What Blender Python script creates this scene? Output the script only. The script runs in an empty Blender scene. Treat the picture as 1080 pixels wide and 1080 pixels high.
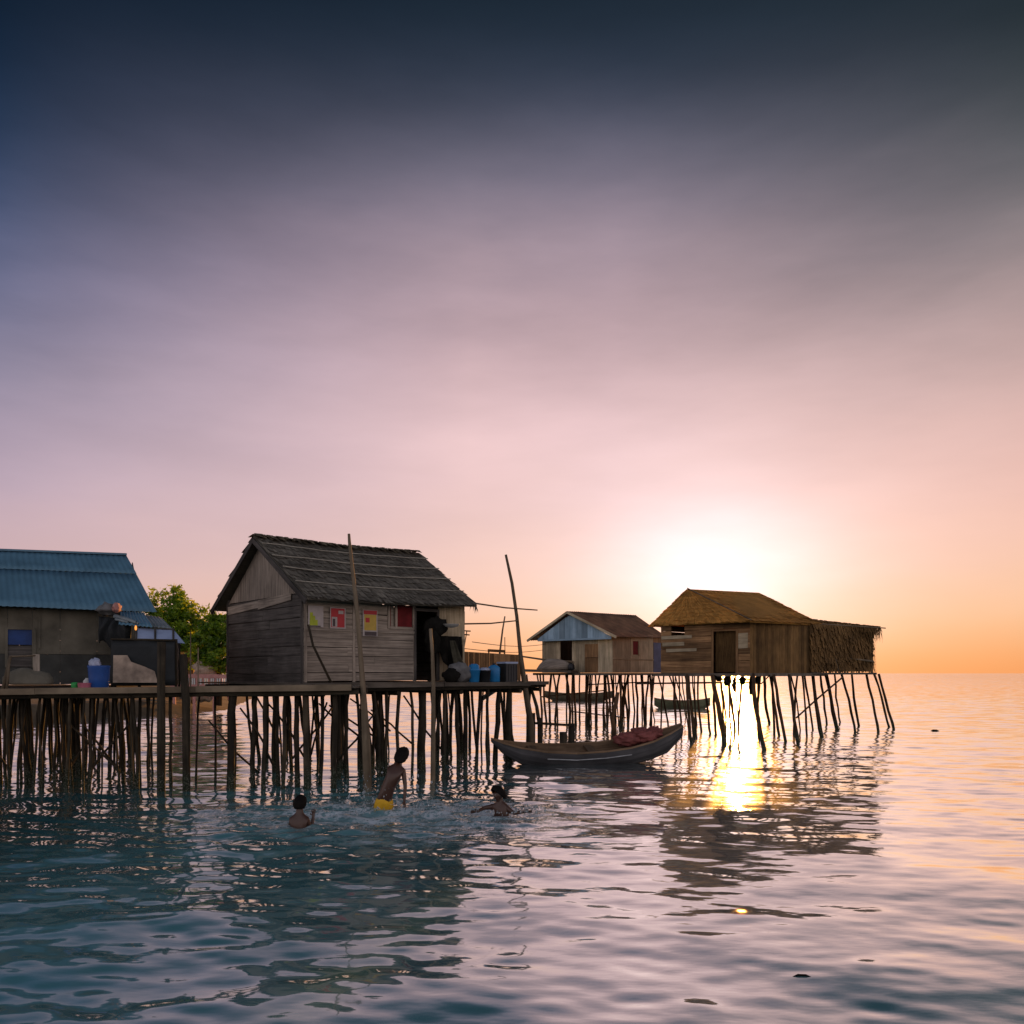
import bpy, bmesh, math, random
import numpy as np
from mathutils import Vector, Matrix, noise as mnoise

rng = random.Random(7)
SC = bpy.context.scene
COL = SC.collection
H = 2.2            # eye height above the water
F = 900.0          # focal length in photo pixels (1080 px wide)
V = Vector


def P(px, py, Y):
    return V(((px - 540) / F * Y, Y, H + (710 - py) / F * Y))


def PZ(px, Y, z):
    return V(((px - 540) / F * Y, Y, z))


def WY(py):
    """distance of the water point seen at photo row py"""
    return H * F / (py - 710)


def lin(c):
    return tuple((x / 12.92 if x <= .04045 else ((x + .055) / 1.055) ** 2.4) for x in [v / 255 for v in c])


# ------------------------------------------------------------------ materials
class NT:
    def __init__(s, name):
        s.m = bpy.data.materials.new(name)
        s.m.use_nodes = True
        s.n = s.m.node_tree.nodes
        s.l = s.m.node_tree.links
        s.b = s.n['Principled BSDF']
        s.out = s.n['Material Output']

    def add(s, t, **kw):
        n = s.n.new(t)
        for k, v in kw.items():
            setattr(n, k, v)
        return n

    def link(s, a, b):
        s.l.new(a, b)

    def ramp(s, stops, fac=None):
        r = s.add('ShaderNodeValToRGB')
        e = r.color_ramp.elements
        while len(e) < len(stops):
            e.new(.5)
        for el, (p, c) in zip(e, stops):
            el.position = p
            el.color = (c[0], c[1], c[2], 1)
        if fac is not None:
            s.link(fac, r.inputs[0])
        return r

    def math(s, op, a, b=None):
        m = s.add('ShaderNodeMath', operation=op)
        for i, x in enumerate((a, b)):
            if x is None:
                continue
            if hasattr(x, 'links'):
                s.link(x, m.inputs[i])
            else:
                m.inputs[i].default_value = x
        return m.outputs[0]

    def mix(s, blend, fac, a, b):
        m = s.add('ShaderNodeMix', data_type='RGBA', blend_type=blend)
        for i, x in ((0, fac), (6, a), (7, b)):
            if hasattr(x, 'links'):
                s.link(x, m.inputs[i])
            elif i == 0:
                m.inputs[0].default_value = x
            else:
                m.inputs[i].default_value = (x[0], x[1], x[2], 1)
        return m.outputs[2]

    def noise(s, vec, scale, detail=4, rough=.55):
        n = s.add('ShaderNodeTexNoise')
        n.inputs['Scale'].default_value = scale
        n.inputs['Detail'].default_value = detail
        n.inputs['Roughness'].default_value = rough
        if vec is not None:
            s.link(vec, n.inputs['Vector'])
        return n.outputs[0]

    def bump(s, h, strength=.3, dist=.01):
        b = s.add('ShaderNodeBump')
        b.inputs['Strength'].default_value = strength
        b.inputs['Distance'].default_value = dist
        s.link(h, b.inputs['Height'])
        s.link(b.outputs[0], s.b.inputs['Normal'])


def grainy(name, c0, c1, su=1.3, sv=26, stain=(.55, 1.15), stain_scale=1.2, rough=.85, bump=.5, bd=.006, trans=0, spec=.25):
    """long grained stuff (timber, thatch, cloth): grain along u, a tint per piece, blotchy weathering"""
    t = NT(name)
    uv = t.add('ShaderNodeUVMap')
    mp = t.add('ShaderNodeMapping')
    mp.inputs['Scale'].default_value = (su, sv, 1)
    t.link(uv.outputs[0], mp.inputs[0])
    g = t.noise(mp.outputs[0], 1, 5, .6)
    col = t.ramp([(.3, c0), (.72, c1)], g).outputs[0]
    at = t.add('ShaderNodeAttribute', attribute_name='tint')
    tv = t.math('MULTIPLY_ADD', at.outputs['Fac'], .9)
    tv.node.inputs[2].default_value = .55
    comb = t.add('ShaderNodeCombineColor')
    for i in range(3):
        t.link(tv, comb.inputs[i])
    col = t.mix('MULTIPLY', 1, col, comb.outputs[0])
    oc = t.add('ShaderNodeTexCoord')
    st = t.noise(oc.outputs['Object'], stain_scale, 4, .6)
    sr = t.ramp([(.3, (stain[0],) * 3), (.7, (stain[1],) * 3)], st).outputs[0]
    col = t.mix('MULTIPLY', 1, col, sr)
    t.link(col, t.b.inputs['Base Color'])
    t.b.inputs['Roughness'].default_value = rough
    t.b.inputs['Specular IOR Level'].default_value = spec
    t.bump(g, bump, bd)
    if trans:
        tr = t.add('ShaderNodeBsdfTranslucent')
        t.link(col, tr.inputs[0])
        mx = t.add('ShaderNodeMixShader')
        mx.inputs[0].default_value = trans
        t.link(t.b.outputs[0], mx.inputs[1])
        t.link(tr.outputs[0], mx.inputs[2])
        t.link(mx.outputs[0], t.out.inputs[0])
    return t.m


def smooth(name, c, rough=.5, metal=0, var=.35, scale=3, bump=.15, bd=.01, spec=.4, streak=False):
    t = NT(name)
    oc = t.add('ShaderNodeTexCoord')
    vec = oc.outputs['Object']
    if streak:
        mp = t.add('ShaderNodeMapping')
        mp.inputs['Scale'].default_value = (1, 1, .22)
        t.link(vec, mp.inputs[0])
        vec = mp.outputs[0]
    n = t.noise(vec, scale, 5, .6)
    r = t.ramp([(.28, tuple(x * (1 - var) for x in c)), (.72, tuple(min(1, x * (1 + var)) for x in c))], n)
    t.link(r.outputs[0], t.b.inputs['Base Color'])
    t.b.inputs['Roughness'].default_value = rough
    t.b.inputs['Metallic'].default_value = metal
    t.b.inputs['Specular IOR Level'].default_value = spec
    t.bump(n, bump, bd)
    return t.m


M = dict(
    board=grainy('weathered_board', (.17, .138, .108), (.50, .415, .33), 1.1, 24, stain=(.62, 1.12)),
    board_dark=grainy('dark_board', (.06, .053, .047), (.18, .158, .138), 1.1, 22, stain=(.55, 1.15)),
    board_pale=grainy('pale_board', (.36, .28, .17), (.70, .57, .38), 1.0, 16, stain=(.55, 1.1)),
    board_brown=grainy('brown_board', (.19, .10, .045), (.50, .285, .13), 1.1, 20, stain=(.55, 1.15)),
    deck=grainy('deck_timber', (.085, .068, .052), (.22, .18, .14), 1.2, 20),
    pile=grainy('pile_timber', (.02, .016, .01), (.08, .06, .037), 1.0, 14, stain=(.4, 1.3), stain_scale=2.5),
    pile_brown=grainy('brown_pile_timber', (.05, .028, .014), (.14, .078, .04), 1.0, 14, stain=(.4, 1.3), stain_scale=2.5),
    bamboo=grainy('old_bamboo', (.11, .08, .05), (.27, .205, .135), .8, 8),
    thatch=grainy('grey_thatch', (.065, .059, .047), (.25, .22, .17), 2.5, 60, stain=(.6, 1.2), bump=.8, bd=.01),
    thatch_ridge=grainy('dry_thatch', (.10, .08, .05), (.26, .21, .13), 2.5, 60, bump=.8, bd=.01),
    thatch_brown=grainy('brown_thatch', (.50, .22, .045), (.86, .45, .11), 2.5, 60, stain=(.65, 1.15), bump=.8, bd=.01, trans=.25),
    nipa=grainy('nipa_wall', (.13, .07, .025), (.36, .205, .075), 2.5, 40, stain=(.5, 1.2), bump=.8, bd=.01, trans=.2),
    blue_iron=smooth('blue_roof_iron', (.095, .20, .275), .45, .0, .22, 1.6, .1, streak=True),
    rust_iron=smooth('rusty_roof_iron', (.20, .105, .055), .6, .0, .55, 2.2, .2, streak=True),
    grey_iron=smooth('grey_roof_iron', (.20, .23, .235), .5, .2, .3, 3),
    blue_paint=grainy('faded_blue_paint', (.24, .36, .45), (.40, .54, .64), 1.0, 10, stain=(.75, 1.1)),
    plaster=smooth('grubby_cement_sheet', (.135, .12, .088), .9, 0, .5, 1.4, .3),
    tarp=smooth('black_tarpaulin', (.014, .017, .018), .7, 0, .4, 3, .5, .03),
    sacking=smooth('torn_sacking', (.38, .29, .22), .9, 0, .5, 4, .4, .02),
    cement_shaded=smooth('shaded_cement_sheet', (.055, .055, .048), .9, 0, .55, 1.6, .3),  # shade on the lower left wall, put into a darker sheet colour
    pane=smooth('cloudy_plastic_sheet', (.36, .43, .60), .35, 0, .15, 4, .1),
    blue_plastic=smooth('blue_plastic', (.02, .085, .32), .4, 0, .2, 4, .05),
    mid_blue=smooth('bright_blue_plastic', (.02, .20, .46), .4, 0, .2, 4, .05),
    black_plastic=smooth('black_plastic', (.016, .018, .02), .5, 0, .3, 4, .05),
    navy=smooth('navy_paint', (.012, .045, .17), .6, 0, .3, 3),
    maroon=smooth('maroon_cloth', (.16, .012, .014), .9, 0, .4, 5, .4),
    red_tarp=smooth('faded_red_tarpaulin', (.24, .07, .06), .75, 0, .4, 5, .5, .03),
    white=smooth('off_white_paint', (.62, .60, .56), .6, 0, .2, 5),
    grey_sack=smooth('grey_sack', (.17, .165, .16), .9, 0, .4, 6, .6, .03, spec=.1),
    dark_cloth=smooth('dark_cloth', (.014, .013, .011), .95, 0, .5, 5, .6, .03, spec=.08),
    olive_cloth=smooth('olive_cloth', (.07, .064, .045), .95, 0, .4, 5, .6, .03, spec=.08),
    pink=smooth('pink_plastic', (.62, .19, .26), .5, 0, .2, 5),
    green=smooth('green_plastic', (.03, .34, .07), .5, 0, .2, 5),
    bag=smooth('pale_plastic_bag', (.42, .46, .60), .45, 0, .3, 9, .5, .02),
    poster_red=smooth('red_print', (.48, .035, .04), .6, 0, .12, 6),
    poster_yellow=smooth('yellow_print', (.58, .39, .07), .6, 0, .15, 6),
    poster_green=smooth('lime_print', (.42, .48, .03), .6, 0, .2, 6),
    paper=smooth('faded_paper', (.48, .42, .39), .7, 0, .15, 6),
    print_dark=smooth('dark_print', (.07, .05, .05), .6, 0, .2, 9),
    hull=grainy('boat_hull_paint', (.045, .043, .045), (.12, .112, .112), .8, 7, stain=(.6, 1.15)),
    hull_in=grainy('boat_inside', (.14, .085, .045), (.34, .22, .13), 1.0, 14),
    hull_green=grainy('green_hull_paint', (.10, .10, .055), (.20, .195, .11), .8, 7),
    hull_brown=grainy('brown_hull_paint', (.075, .06, .035), (.16, .13, .08), .8, 7),
    stripe=smooth('white_stripe', (.42, .42, .42), .6, 0, .3, 8),
    skin=smooth('brown_skin', (.065, .026, .013), .35, 0, .15, 10, .05, spec=.5),
    hair=smooth('black_hair', (.008, .006, .005), .7, 0, .4, 30, .8, .01, spec=.12),
    yellow=smooth('yellow_shorts_cloth', (.80, .44, .02), .7, 0, .15, 12, .3),
    eye=smooth('eye', (.35, .33, .3), .3, 0, .1, 12),
    bark=grainy('bark', (.06, .045, .03), (.15, .115, .08), 2, 8),
    soil=smooth('muddy_shore', (.10, .075, .045), .95, 0, .5, .8, .6, .05),
    coral=smooth('coral_pink_paint', (.55, .26, .22), .8, 0, .3, 3),
    rope=smooth('pale_rope', (.40, .36, .29), .9, 0, .2, 10),
    wire=smooth('black_wire', (.02, .02, .02), .6, 0, .2, 10),
)


def leaf_mat():
    t = NT('mangrove_leaf')
    at = t.add('ShaderNodeAttribute', attribute_name='tint')
    col = t.ramp([(0, (.04, .09, .012)), (.5, (.14, .25, .022)), (1, (.30, .38, .04))], at.outputs['Fac']).outputs[0]
    t.link(col, t.b.inputs['Base Color'])
    t.b.inputs['Roughness'].default_value = .5
    tr = t.add('ShaderNodeBsdfTranslucent')
    c2 = t.mix('MULTIPLY', 1, col, (2.2, 1.9, .6))
    t.link(c2, tr.inputs[0])
    mx = t.add('ShaderNodeMixShader')
    mx.inputs[0].default_value = .5
    t.link(t.b.outputs[0], mx.inputs[1])
    t.link(tr.outputs[0], mx.inputs[2])
    t.link(mx.outputs[0], t.out.inputs[0])
    return t.m


M['leaf'] = leaf_mat()


def sun_glow_mat():
    t = NT('sun_glow_surface')
    t.b.inputs['Base Color'].default_value = (.8, .4, .1, 1)
    t.b.inputs['Emission Color'].default_value = (1, .34, .06, 1)
    t.b.inputs['Emission Strength'].default_value = 1.1
    return t.m


M['sun_glow'] = sun_glow_mat()

SWIM = [V((-3.04, 12.2, .05)), V((-1.97, 13.85, .05)), V((-.19, 13.2, .07))]


def water_mat():
    t = NT('sea_water')
    oc = t.add('ShaderNodeTexCoord')
    pos = oc.outputs['Object']
    b = t.b
    big = t.noise(pos, .12, 3, .5)
    body = t.ramp([(.3, (.075, .235, .25)), (.7, (.11, .29, .30))], big).outputs[0]
    # the body colour darkens unevenly towards the left
    wd = t.noise(pos, .35, 4, .6)
    sx_ = t.add('ShaderNodeSeparateXYZ')
    t.link(pos, sx_.inputs[0])
    wf = t.add('ShaderNodeMapRange')
    wf.interpolation_type = 'SMOOTHSTEP'
    wf.inputs['From Min'].default_value = -6.6
    wf.inputs['From Max'].default_value = -2.2
    wf.inputs['To Min'].default_value = 1
    wf.inputs['To Max'].default_value = 0
    t.link(t.math('ADD', sx_.outputs[0], t.math('MULTIPLY', wd, 2.5)), wf.inputs['Value'])
    wf2 = t.add('ShaderNodeMapRange')
    wf2.interpolation_type = 'SMOOTHSTEP'
    wf2.inputs['From Min'].default_value = -4.5
    wf2.inputs['From Max'].default_value = 1.5
    wf2.inputs['To Min'].default_value = 1
    wf2.inputs['To Max'].default_value = 0
    t.link(sx_.outputs[0], wf2.inputs['Value'])
    body = t.mix('MIX', t.math('MULTIPLY', wf.outputs[0], .8), body, (.006, .062, .076))
    # churned foam round the swimmers: lace of white on the surface
    sep = t.add('ShaderNodeSeparateXYZ')
    t.link(pos, sep.inputs[0])
    total = None
    for (cx, cy, rx, ry, k) in ((-2.0, 13.9, 1.7, .8, 1.0), (-.75, 13.5, 1.2, .6, 1.0), (-3.2, 13.1, 1.5, .9, .7), (-1.3, 12.3, 2.2, 1.2, .5)):
        dx = t.math('DIVIDE', t.math('SUBTRACT', sep.outputs[0], cx), rx)
        dy = t.math('DIVIDE', t.math('SUBTRACT', sep.outputs[1], cy), ry)
        d2 = t.math('ADD', t.math('MULTIPLY', dx, dx), t.math('MULTIPLY', dy, dy))
        g = t.math('MULTIPLY', t.math('POWER', 2.718, t.math('MULTIPLY', d2, -1)), k)
        total = g if total is None else t.math('ADD', total, g)
    mp = t.add('ShaderNodeMapping')
    mp.inputs['Scale'].default_value = (1, .8, 1)
    t.link(pos, mp.inputs[0])
    fn = t.noise(mp.outputs[0], 6, 8, .7)
    lac = t.math('SUBTRACT', 1, t.math('MULTIPLY', t.math('ABSOLUTE', t.math('SUBTRACT', fn, .5)), 13))
    lac = t.math('MAXIMUM', lac, 0)
    fn2 = t.noise(pos, 2.2, 5, .6)
    patch = t.ramp([(.42, (0, 0, 0)), (.68, (1, 1, 1))], fn2).outputs[0]
    foam = t.math('MULTIPLY', t.math('MULTIPLY', t.math('ADD', t.math('MULTIPLY', lac, 1.3), .03), patch), total)
    foam = t.math('MINIMUM', t.math('MULTIPLY', foam, 1.7), .95)
    bn = t.noise(mp.outputs[0], 1.3, 4, .65)
    bn2 = t.ramp([(.34, (.12, .12, .12)), (.62, (1.25, 1.25, 1.25))], bn).outputs[0]
    total = t.math('MULTIPLY', total, bn2)
    air = t.math('MINIMUM', t.math('MULTIPLY', total, .8), 1)
    body = t.mix('MIX', t.math('MULTIPLY', air, .75), body, (.24, .38, .40))
    col = t.mix('MIX', foam, body, (.62, .66, .68))
    t.link(col, b.inputs['Base Color'])
    b.inputs['IOR'].default_value = 1.6
    b.inputs['Specular IOR Level'].default_value = .5
    rr = t.math('ADD', t.math('MULTIPLY', foam, .6), WATER_ROUGH)
    t.link(rr, b.inputs['Roughness'])
    # ripples finer than the modelled waves
    m2 = t.add('ShaderNodeMapping')
    m2.inputs['Scale'].default_value = (.55, 1.0, 1)
    m2.inputs['Rotation'].default_value = (0, 0, .18)
    t.link(pos, m2.inputs[0])
    r1 = t.noise(m2.outputs[0], 3.2, 3, .5)
    r2 = t.noise(m2.outputs[0], .9, 2, .5)
    hgt = t.math('ADD', t.math('MULTIPLY', r1, .006), t.math('MULTIPLY', r2, .014))
    ch = t.math('MULTIPLY', t.math('MULTIPLY', t.noise(mp.outputs[0], 3.4, 2, .5), t.math('MINIMUM', total, 1.2)), .045)
    hgt = t.math('ADD', hgt, ch)
    # facets of the small waves, as a tilt of the surface normal (holds at any distance)
    tn = t.add('ShaderNodeTexNoise')
    tn.inputs['Scale'].default_value = 1.7
    tn.inputs['Detail'].default_value = 2
    t.link(m2.outputs[0], tn.inputs['Vector'])
    tv = t.add('ShaderNodeVectorMath', operation='SUBTRACT')
    t.link(tn.outputs['Color'], tv.inputs[0])
    tv.inputs[1].default_value = (.5, .5, .5)
    tm = t.add('ShaderNodeVectorMath', operation='MULTIPLY')
    t.link(tv.outputs[0], tm.inputs[0])
    tm.inputs[1].default_value = (.16, .24, 0)
    # the open sea beyond the sheltered houses is choppier
    op = t.add('ShaderNodeMapRange')
    op.inputs['From Min'].default_value = 32
    op.inputs['From Max'].default_value = 160
    op.inputs['To Min'].default_value = 1
    op.inputs['To Max'].default_value = 3.2
    t.link(sep.outputs[1], op.inputs['Value'])
    sc_ = t.add('ShaderNodeVectorMath', operation='SCALE')
    t.link(tm.outputs[0], sc_.inputs[0])
    t.link(op.outputs[0], sc_.inputs['Scale'])
    tm = sc_
    ge = t.add('ShaderNodeNewGeometry')
    ta = t.add('ShaderNodeVectorMath', operation='ADD')
    t.link(ge.outputs['Normal'], ta.inputs[0])
    t.link(tm.outputs[0], ta.inputs[1])
    tq = t.add('ShaderNodeVectorMath', operation='NORMALIZE')
    t.link(ta.outputs[0], tq.inputs[0])
    bp = t.add('ShaderNodeBump')
    bp.inputs['Strength'].default_value = 1
    bp.inputs['Distance'].default_value = 1
    t.link(hgt, bp.inputs['Height'])
    t.link(tq.outputs[0], bp.inputs['Normal'])
    t.link(bp.outputs[0], b.inputs['Normal'])
    # strong mirror of a calm evening sea over the teal body of the water
    b.inputs['Specular IOR Level'].default_value = 0
    gl = t.add('ShaderNodeBsdfGlossy')
    gl.inputs['Color'].default_value = (1, 1, 1, 1)
    t.link(rr, gl.inputs['Roughness'])
    t.link(bp.outputs[0], gl.inputs['Normal'])
    fr = t.add('ShaderNodeFresnel')
    fr.inputs['IOR'].default_value = 1.333
    t.link(bp.outputs[0], fr.inputs['Normal'])
    k = t.math('MINIMUM', t.math('ADD', t.math('MULTIPLY', fr.outputs[0], 1.35), t.math('SUBTRACT', .40, t.math('MULTIPLY', wf2.outputs[0], .37))), .96)
    k = t.math('MULTIPLY', t.math('MULTIPLY', k, t.math('SUBTRACT', 1, t.math('MULTIPLY', foam, .8))), t.math('SUBTRACT', 1, t.math('MULTIPLY', air, .45)))
    mx = t.add('ShaderNodeMixShader')
    t.link(k, mx.inputs[0])
    t.link(b.outputs[0], mx.inputs[1])
    # the finest wind chop spreads part of the mirror into a broad lobe
    gl2 = t.add('ShaderNodeBsdfGlossy')
    gl2.inputs['Color'].default_value = (1, 1, 1, 1)
    gl2.inputs['Roughness'].default_value = .27
    t.link(tq.outputs[0], gl2.inputs['Normal'])
    mg_ = t.add('ShaderNodeMixShader')
    mg_.inputs[0].default_value = .075
    t.link(gl.outputs[0], mg_.inputs[1])
    t.link(gl2.outputs[0], mg_.inputs[2])
    t.link(mg_.outputs[0], mx.inputs[2])
    t.link(mx.outputs[0], t.out.inputs[0])
    return t.m


WATER_ROUGH = .055
M['water'] = water_mat()
for nm in ('pile', 'pile_brown'):
    mt_ = M[nm]
    n_, l_ = mt_.node_tree.nodes, mt_.node_tree.links
    pb = n_['Principled BSDF']
    src = pb.inputs['Base Color'].links[0].from_socket
    ge = n_.new('ShaderNodeNewGeometry')
    sp = n_.new('ShaderNodeSeparateXYZ')
    l_.new(ge.outputs['Position'], sp.inputs[0])
    nz = n_.new('ShaderNodeTexNoise')
    nz.inputs['Scale'].default_value = 7
    nz.inputs['Detail'].default_value = 4
    l_.new(ge.outputs['Position'], nz.inputs['Vector'])
    ma = n_.new('ShaderNodeMath')
    ma.operation = 'MULTIPLY_ADD'
    l_.new(nz.outputs[0], ma.inputs[0])
    ma.inputs[1].default_value = .5
    l_.new(sp.outputs[2], ma.inputs[2])
    rm = n_.new('ShaderNodeMapRange')
    rm.inputs['From Min'].default_value = .50
    rm.inputs['From Max'].default_value = .68
    rm.inputs['To Min'].default_value = 1
    rm.inputs['To Max'].default_value = 0
    l_.new(ma.outputs[0], rm.inputs['Value'])
    # barnacles and weed below the tide line
    vr = n_.new('ShaderNodeTexNoise')
    vr.inputs['Scale'].default_value = 40
    l_.new(ge.outputs['Position'], vr.inputs['Vector'])
    cr_ = n_.new('ShaderNodeValToRGB')
    cr_.color_ramp.elements[0].position = .5
    cr_.color_ramp.elements[0].color = (.018, .026, .012, 1)
    cr_.color_ramp.elements[1].position = .68
    cr_.color_ramp.elements[1].color = (.16, .15, .12, 1)
    l_.new(vr.outputs[0], cr_.inputs[0])
    mx = n_.new('ShaderNodeMix')
    mx.data_type = 'RGBA'
    l_.new(rm.outputs[0], mx.inputs[0])
    l_.new(src, mx.inputs[6])
    l_.new(cr_.outputs[0], mx.inputs[7])
    l_.new(mx.outputs[2], pb.inputs['Base Color'])


# ------------------------------------------------------------------ mesh building
class MB:
    def __init__(s):
        s.v, s.f, s.uv, s.t = [], [], [], []

    def poly(s, pts, uvs=None, tint=.5):
        i = len(s.v)
        s.v += [V(p) for p in pts]
        s.f.append(tuple(range(i, i + len(pts))))
        s.uv.append(uvs or [(p[0], p[1] + p[2]) for p in pts])
        s.t.append(tint)

    def hexa(s, b, t, L, W, tint=None, uo=None):
        """b, t: 4 bottom and 4 top corners, same order; u runs 0->1 edge"""
        tint = rng.random() if tint is None else tint
        uo = rng.random() * 50 if uo is None else uo
        c = [V(p) for p in b] + [V(p) for p in t]
        i = len(s.v)
        s.v += c
        q = [(uo, uo), (uo + L, uo), (uo + L, uo + W), (uo, uo + W)]
        for f in ((3, 2, 1, 0), (4, 5, 6, 7), (0, 1, 5, 4), (1, 2, 6, 5), (2, 3, 7, 6), (3, 0, 4, 7)):
            s.f.append(tuple(i + k for k in f))
            s.t.append(tint)
            s.uv.append([q[k % 4] if f in ((3, 2, 1, 0), (4, 5, 6, 7)) else (q[k % 4][0], q[k % 4][1] + (.03 if k > 3 else 0)) for k in f])

    def beam(s, p0, p1, w, h, up=(0, 0, 1), tint=None):
        p0, p1 = V(p0), V(p1)
        d = (p1 - p0)
        L = d.length
        d.normalize()
        sd = d.cross(V(up))
        if sd.length < 1e-4:
            sd = d.cross(V((0, 1, 0)))
        sd.normalize()
        u = sd.cross(d)
        a, c = sd * w / 2, u * h / 2
        s.hexa([p0 - a - c, p1 - a - c, p1 + a - c, p0 + a - c], [p0 - a + c, p1 - a + c, p1 + a + c, p0 + a + c], L, w, tint)

    def slab(s, pts, th, L=None, W=None, tint=None):
        """quad given by its top corners, thickness th along the normal, downwards"""
        pts = [V(p) for p in pts]
        n = (pts[1] - pts[0]).cross(pts[3] - pts[0]).normalized()
        s.hexa([p - n * th for p in pts], pts, (pts[1] - pts[0]).length, (pts[3] - pts[0]).length, tint)

    def panel(s, a, b, u0, u1, lo, hi, th=.02, off=0, tint=None, vertical=False):
        """board in the wall plane through a->b (2D); lo, hi: z or (z at u0, z at u1); off: proud of the plane (to the right of a->b)"""
        a, b = V((a[0], a[1], 0)), V((b[0], b[1], 0))
        d = (b - a).normalized()
        n = V((d.y, -d.x, 0))
        lo = lo if isinstance(lo, tuple) else (lo, lo)
        hi = hi if isinstance(hi, tuple) else (hi, hi)
        A, B = a + d * u0, a + d * u1
        z = V((0, 0, 1))
        f, k = n * off, n * (off - th)
        if vertical:
            s.hexa([A + k + z * lo[0], A + k + z * hi[0], B + k + z * hi[1], B + k + z * lo[1]],
                   [A + f + z * lo[0], A + f + z * hi[0], B + f + z * hi[1], B + f + z * lo[1]], hi[0] - lo[0], u1 - u0, tint)
        else:
            s.hexa([A + k + z * lo[0], B + k + z * lo[1], B + k + z * hi[1], A + k + z * hi[0]],
                   [A + f + z * lo[0], B + f + z * lo[1], B + f + z * hi[1], A + f + z * hi[0]], u1 - u0, hi[0] - lo[0], tint)

    def hboards(s, a, b, z0, z1, n, th=.02, u0=0, u1=None, holes=(), seam=None, tint=None):
        L = (V(b).xy - V(a).xy).length
        u1 = L if u1 is None else u1
        hgt = (z1 - z0) / n
        for i in range(n):
            lo, hi = z0 + i * hgt, z0 + (i + 1) * hgt - .006
            segs = [(u0, u1)]
            for (h0, h1, y0, y1) in holes:
                if hi > y0 + .02 and lo < y1 - .02:
                    segs = [q for (p, r) in segs for q in (((p, min(r, h0)), (max(p, h1), r)) if h0 < r and h1 > p else ((p, r),)) if q[1] - q[0] > .03]
            for (p, r) in segs:
                cuts = [p]
                if r - p > 2.2:
                    cuts.append(p + (r - p) * rng.uniform(.35, .65))
                cuts.append(r)
                for c0, c1 in zip(cuts, cuts[1:]):
                    j = rng.uniform(-.009, .009)
                    j2 = rng.uniform(-.009, .009)
                    s.panel(a, b, c0 + .002, c1 - .002, (lo + j, lo + j2), (hi + j - .003, hi + j2 - .003), th, rng.uniform(.002, .014), None if tint is None else tint + rng.uniform(-.2, .2))

    def vboards(s, a, b, n, lo, hi, th=.02, u0=0, u1=None, tint=None):
        L = (V(b).xy - V(a).xy).length
        u1 = L if u1 is None else u1
        lo_f = lo if callable(lo) else (lambda u: lo)
        hi_f = hi if callable(hi) else (lambda u: hi)
        w = (u1 - u0) / n
        for i in range(n):
            p, r = u0 + i * w, u0 + (i + 1) * w - .005
            s.panel(a, b, p, r, (lo_f(p), lo_f(r)), (hi_f(p), hi_f(r)), th, rng.uniform(.002, .012), tint, True)

    def tube(s, pts, rad, n=8, tint=None, cap=True, lump=0.0):
        pts = [V(p) for p in pts]
        if not isinstance(rad, (list, tuple)):
            rad = [rad] * len(pts)
        tint = rng.random() if tint is None else tint
        base = len(s.v)
        uo = rng.random() * 40
        acc = 0
        rings = []
        for i, p in enumerate(pts):
            d = (pts[min(i + 1, len(pts) - 1)] - pts[max(i - 1, 0)]).normalized()
            ref = V((1, 0, 0)) if abs(d.x) < .8 else V((0, 1, 0))
            x = d.cross(ref).normalized()
            y = d.cross(x)
            for k in range(n):
                a = 2 * math.pi * k / n
                r = rad[i] * (1 + (rng.uniform(-lump, lump) if lump else 0))
                s.v.append(p + x * math.cos(a) * r + y * math.sin(a) * r)
            if i:
                acc += (p - pts[i - 1]).length
            rings.append(acc)
        for i in range(len(pts) - 1):
            for k in range(n):
                k2 = (k + 1) % n
                s.f.append((base + i * n + k, base + i * n + k2, base + (i + 1) * n + k2, base + (i + 1) * n + k))
                c = 2 * math.pi * rad[i] / n
                s.uv.append([(uo + rings[i], k * c), (uo + rings[i], (k + 1) * c), (uo + rings[i + 1], (k + 1) * c), (uo + rings[i + 1], k * c)])
                s.t.append(tint)
        if cap:
            for i0 in (0, len(pts) - 1):
                f = tuple(base + i0 * n + k for k in range(n))
                s.f.append(f if i0 else f[::-1])
                s.uv.append([(0, 0)] * n)
                s.t.append(tint)

    def lathe(s, base, prof, n=20, tint=.5, sx=1, sy=1):
        """prof: (radius, z) from the bottom up"""
        b0 = len(s.v)
        base = V(base)
        for r, z in prof:
            for k in range(n):
                a = 2 * math.pi * k / n
                s.v.append(base + V((r * sx * math.cos(a), r * sy * math.sin(a), z)))
        for i in range(len(prof) - 1):
            for k in range(n):
                k2 = (k + 1) % n
                s.f.append((b0 + i * n + k, b0 + i * n + k2, b0 + (i + 1) * n + k2, b0 + (i + 1) * n + k))
                s.uv.append([(k / n, prof[i][1]), ((k + 1) / n, prof[i][1]), ((k + 1) / n, prof[i + 1][1]), (k / n, prof[i + 1][1])])
                s.t.append(tint)
        for i0, fl in ((0, True), (len(prof) - 1, False)):
            f = tuple(b0 + i0 * n + k for k in range(n))
            s.f.append(f[::-1] if fl else f)
            s.uv.append([(0, 0)] * n)
            s.t.append(tint)

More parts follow.
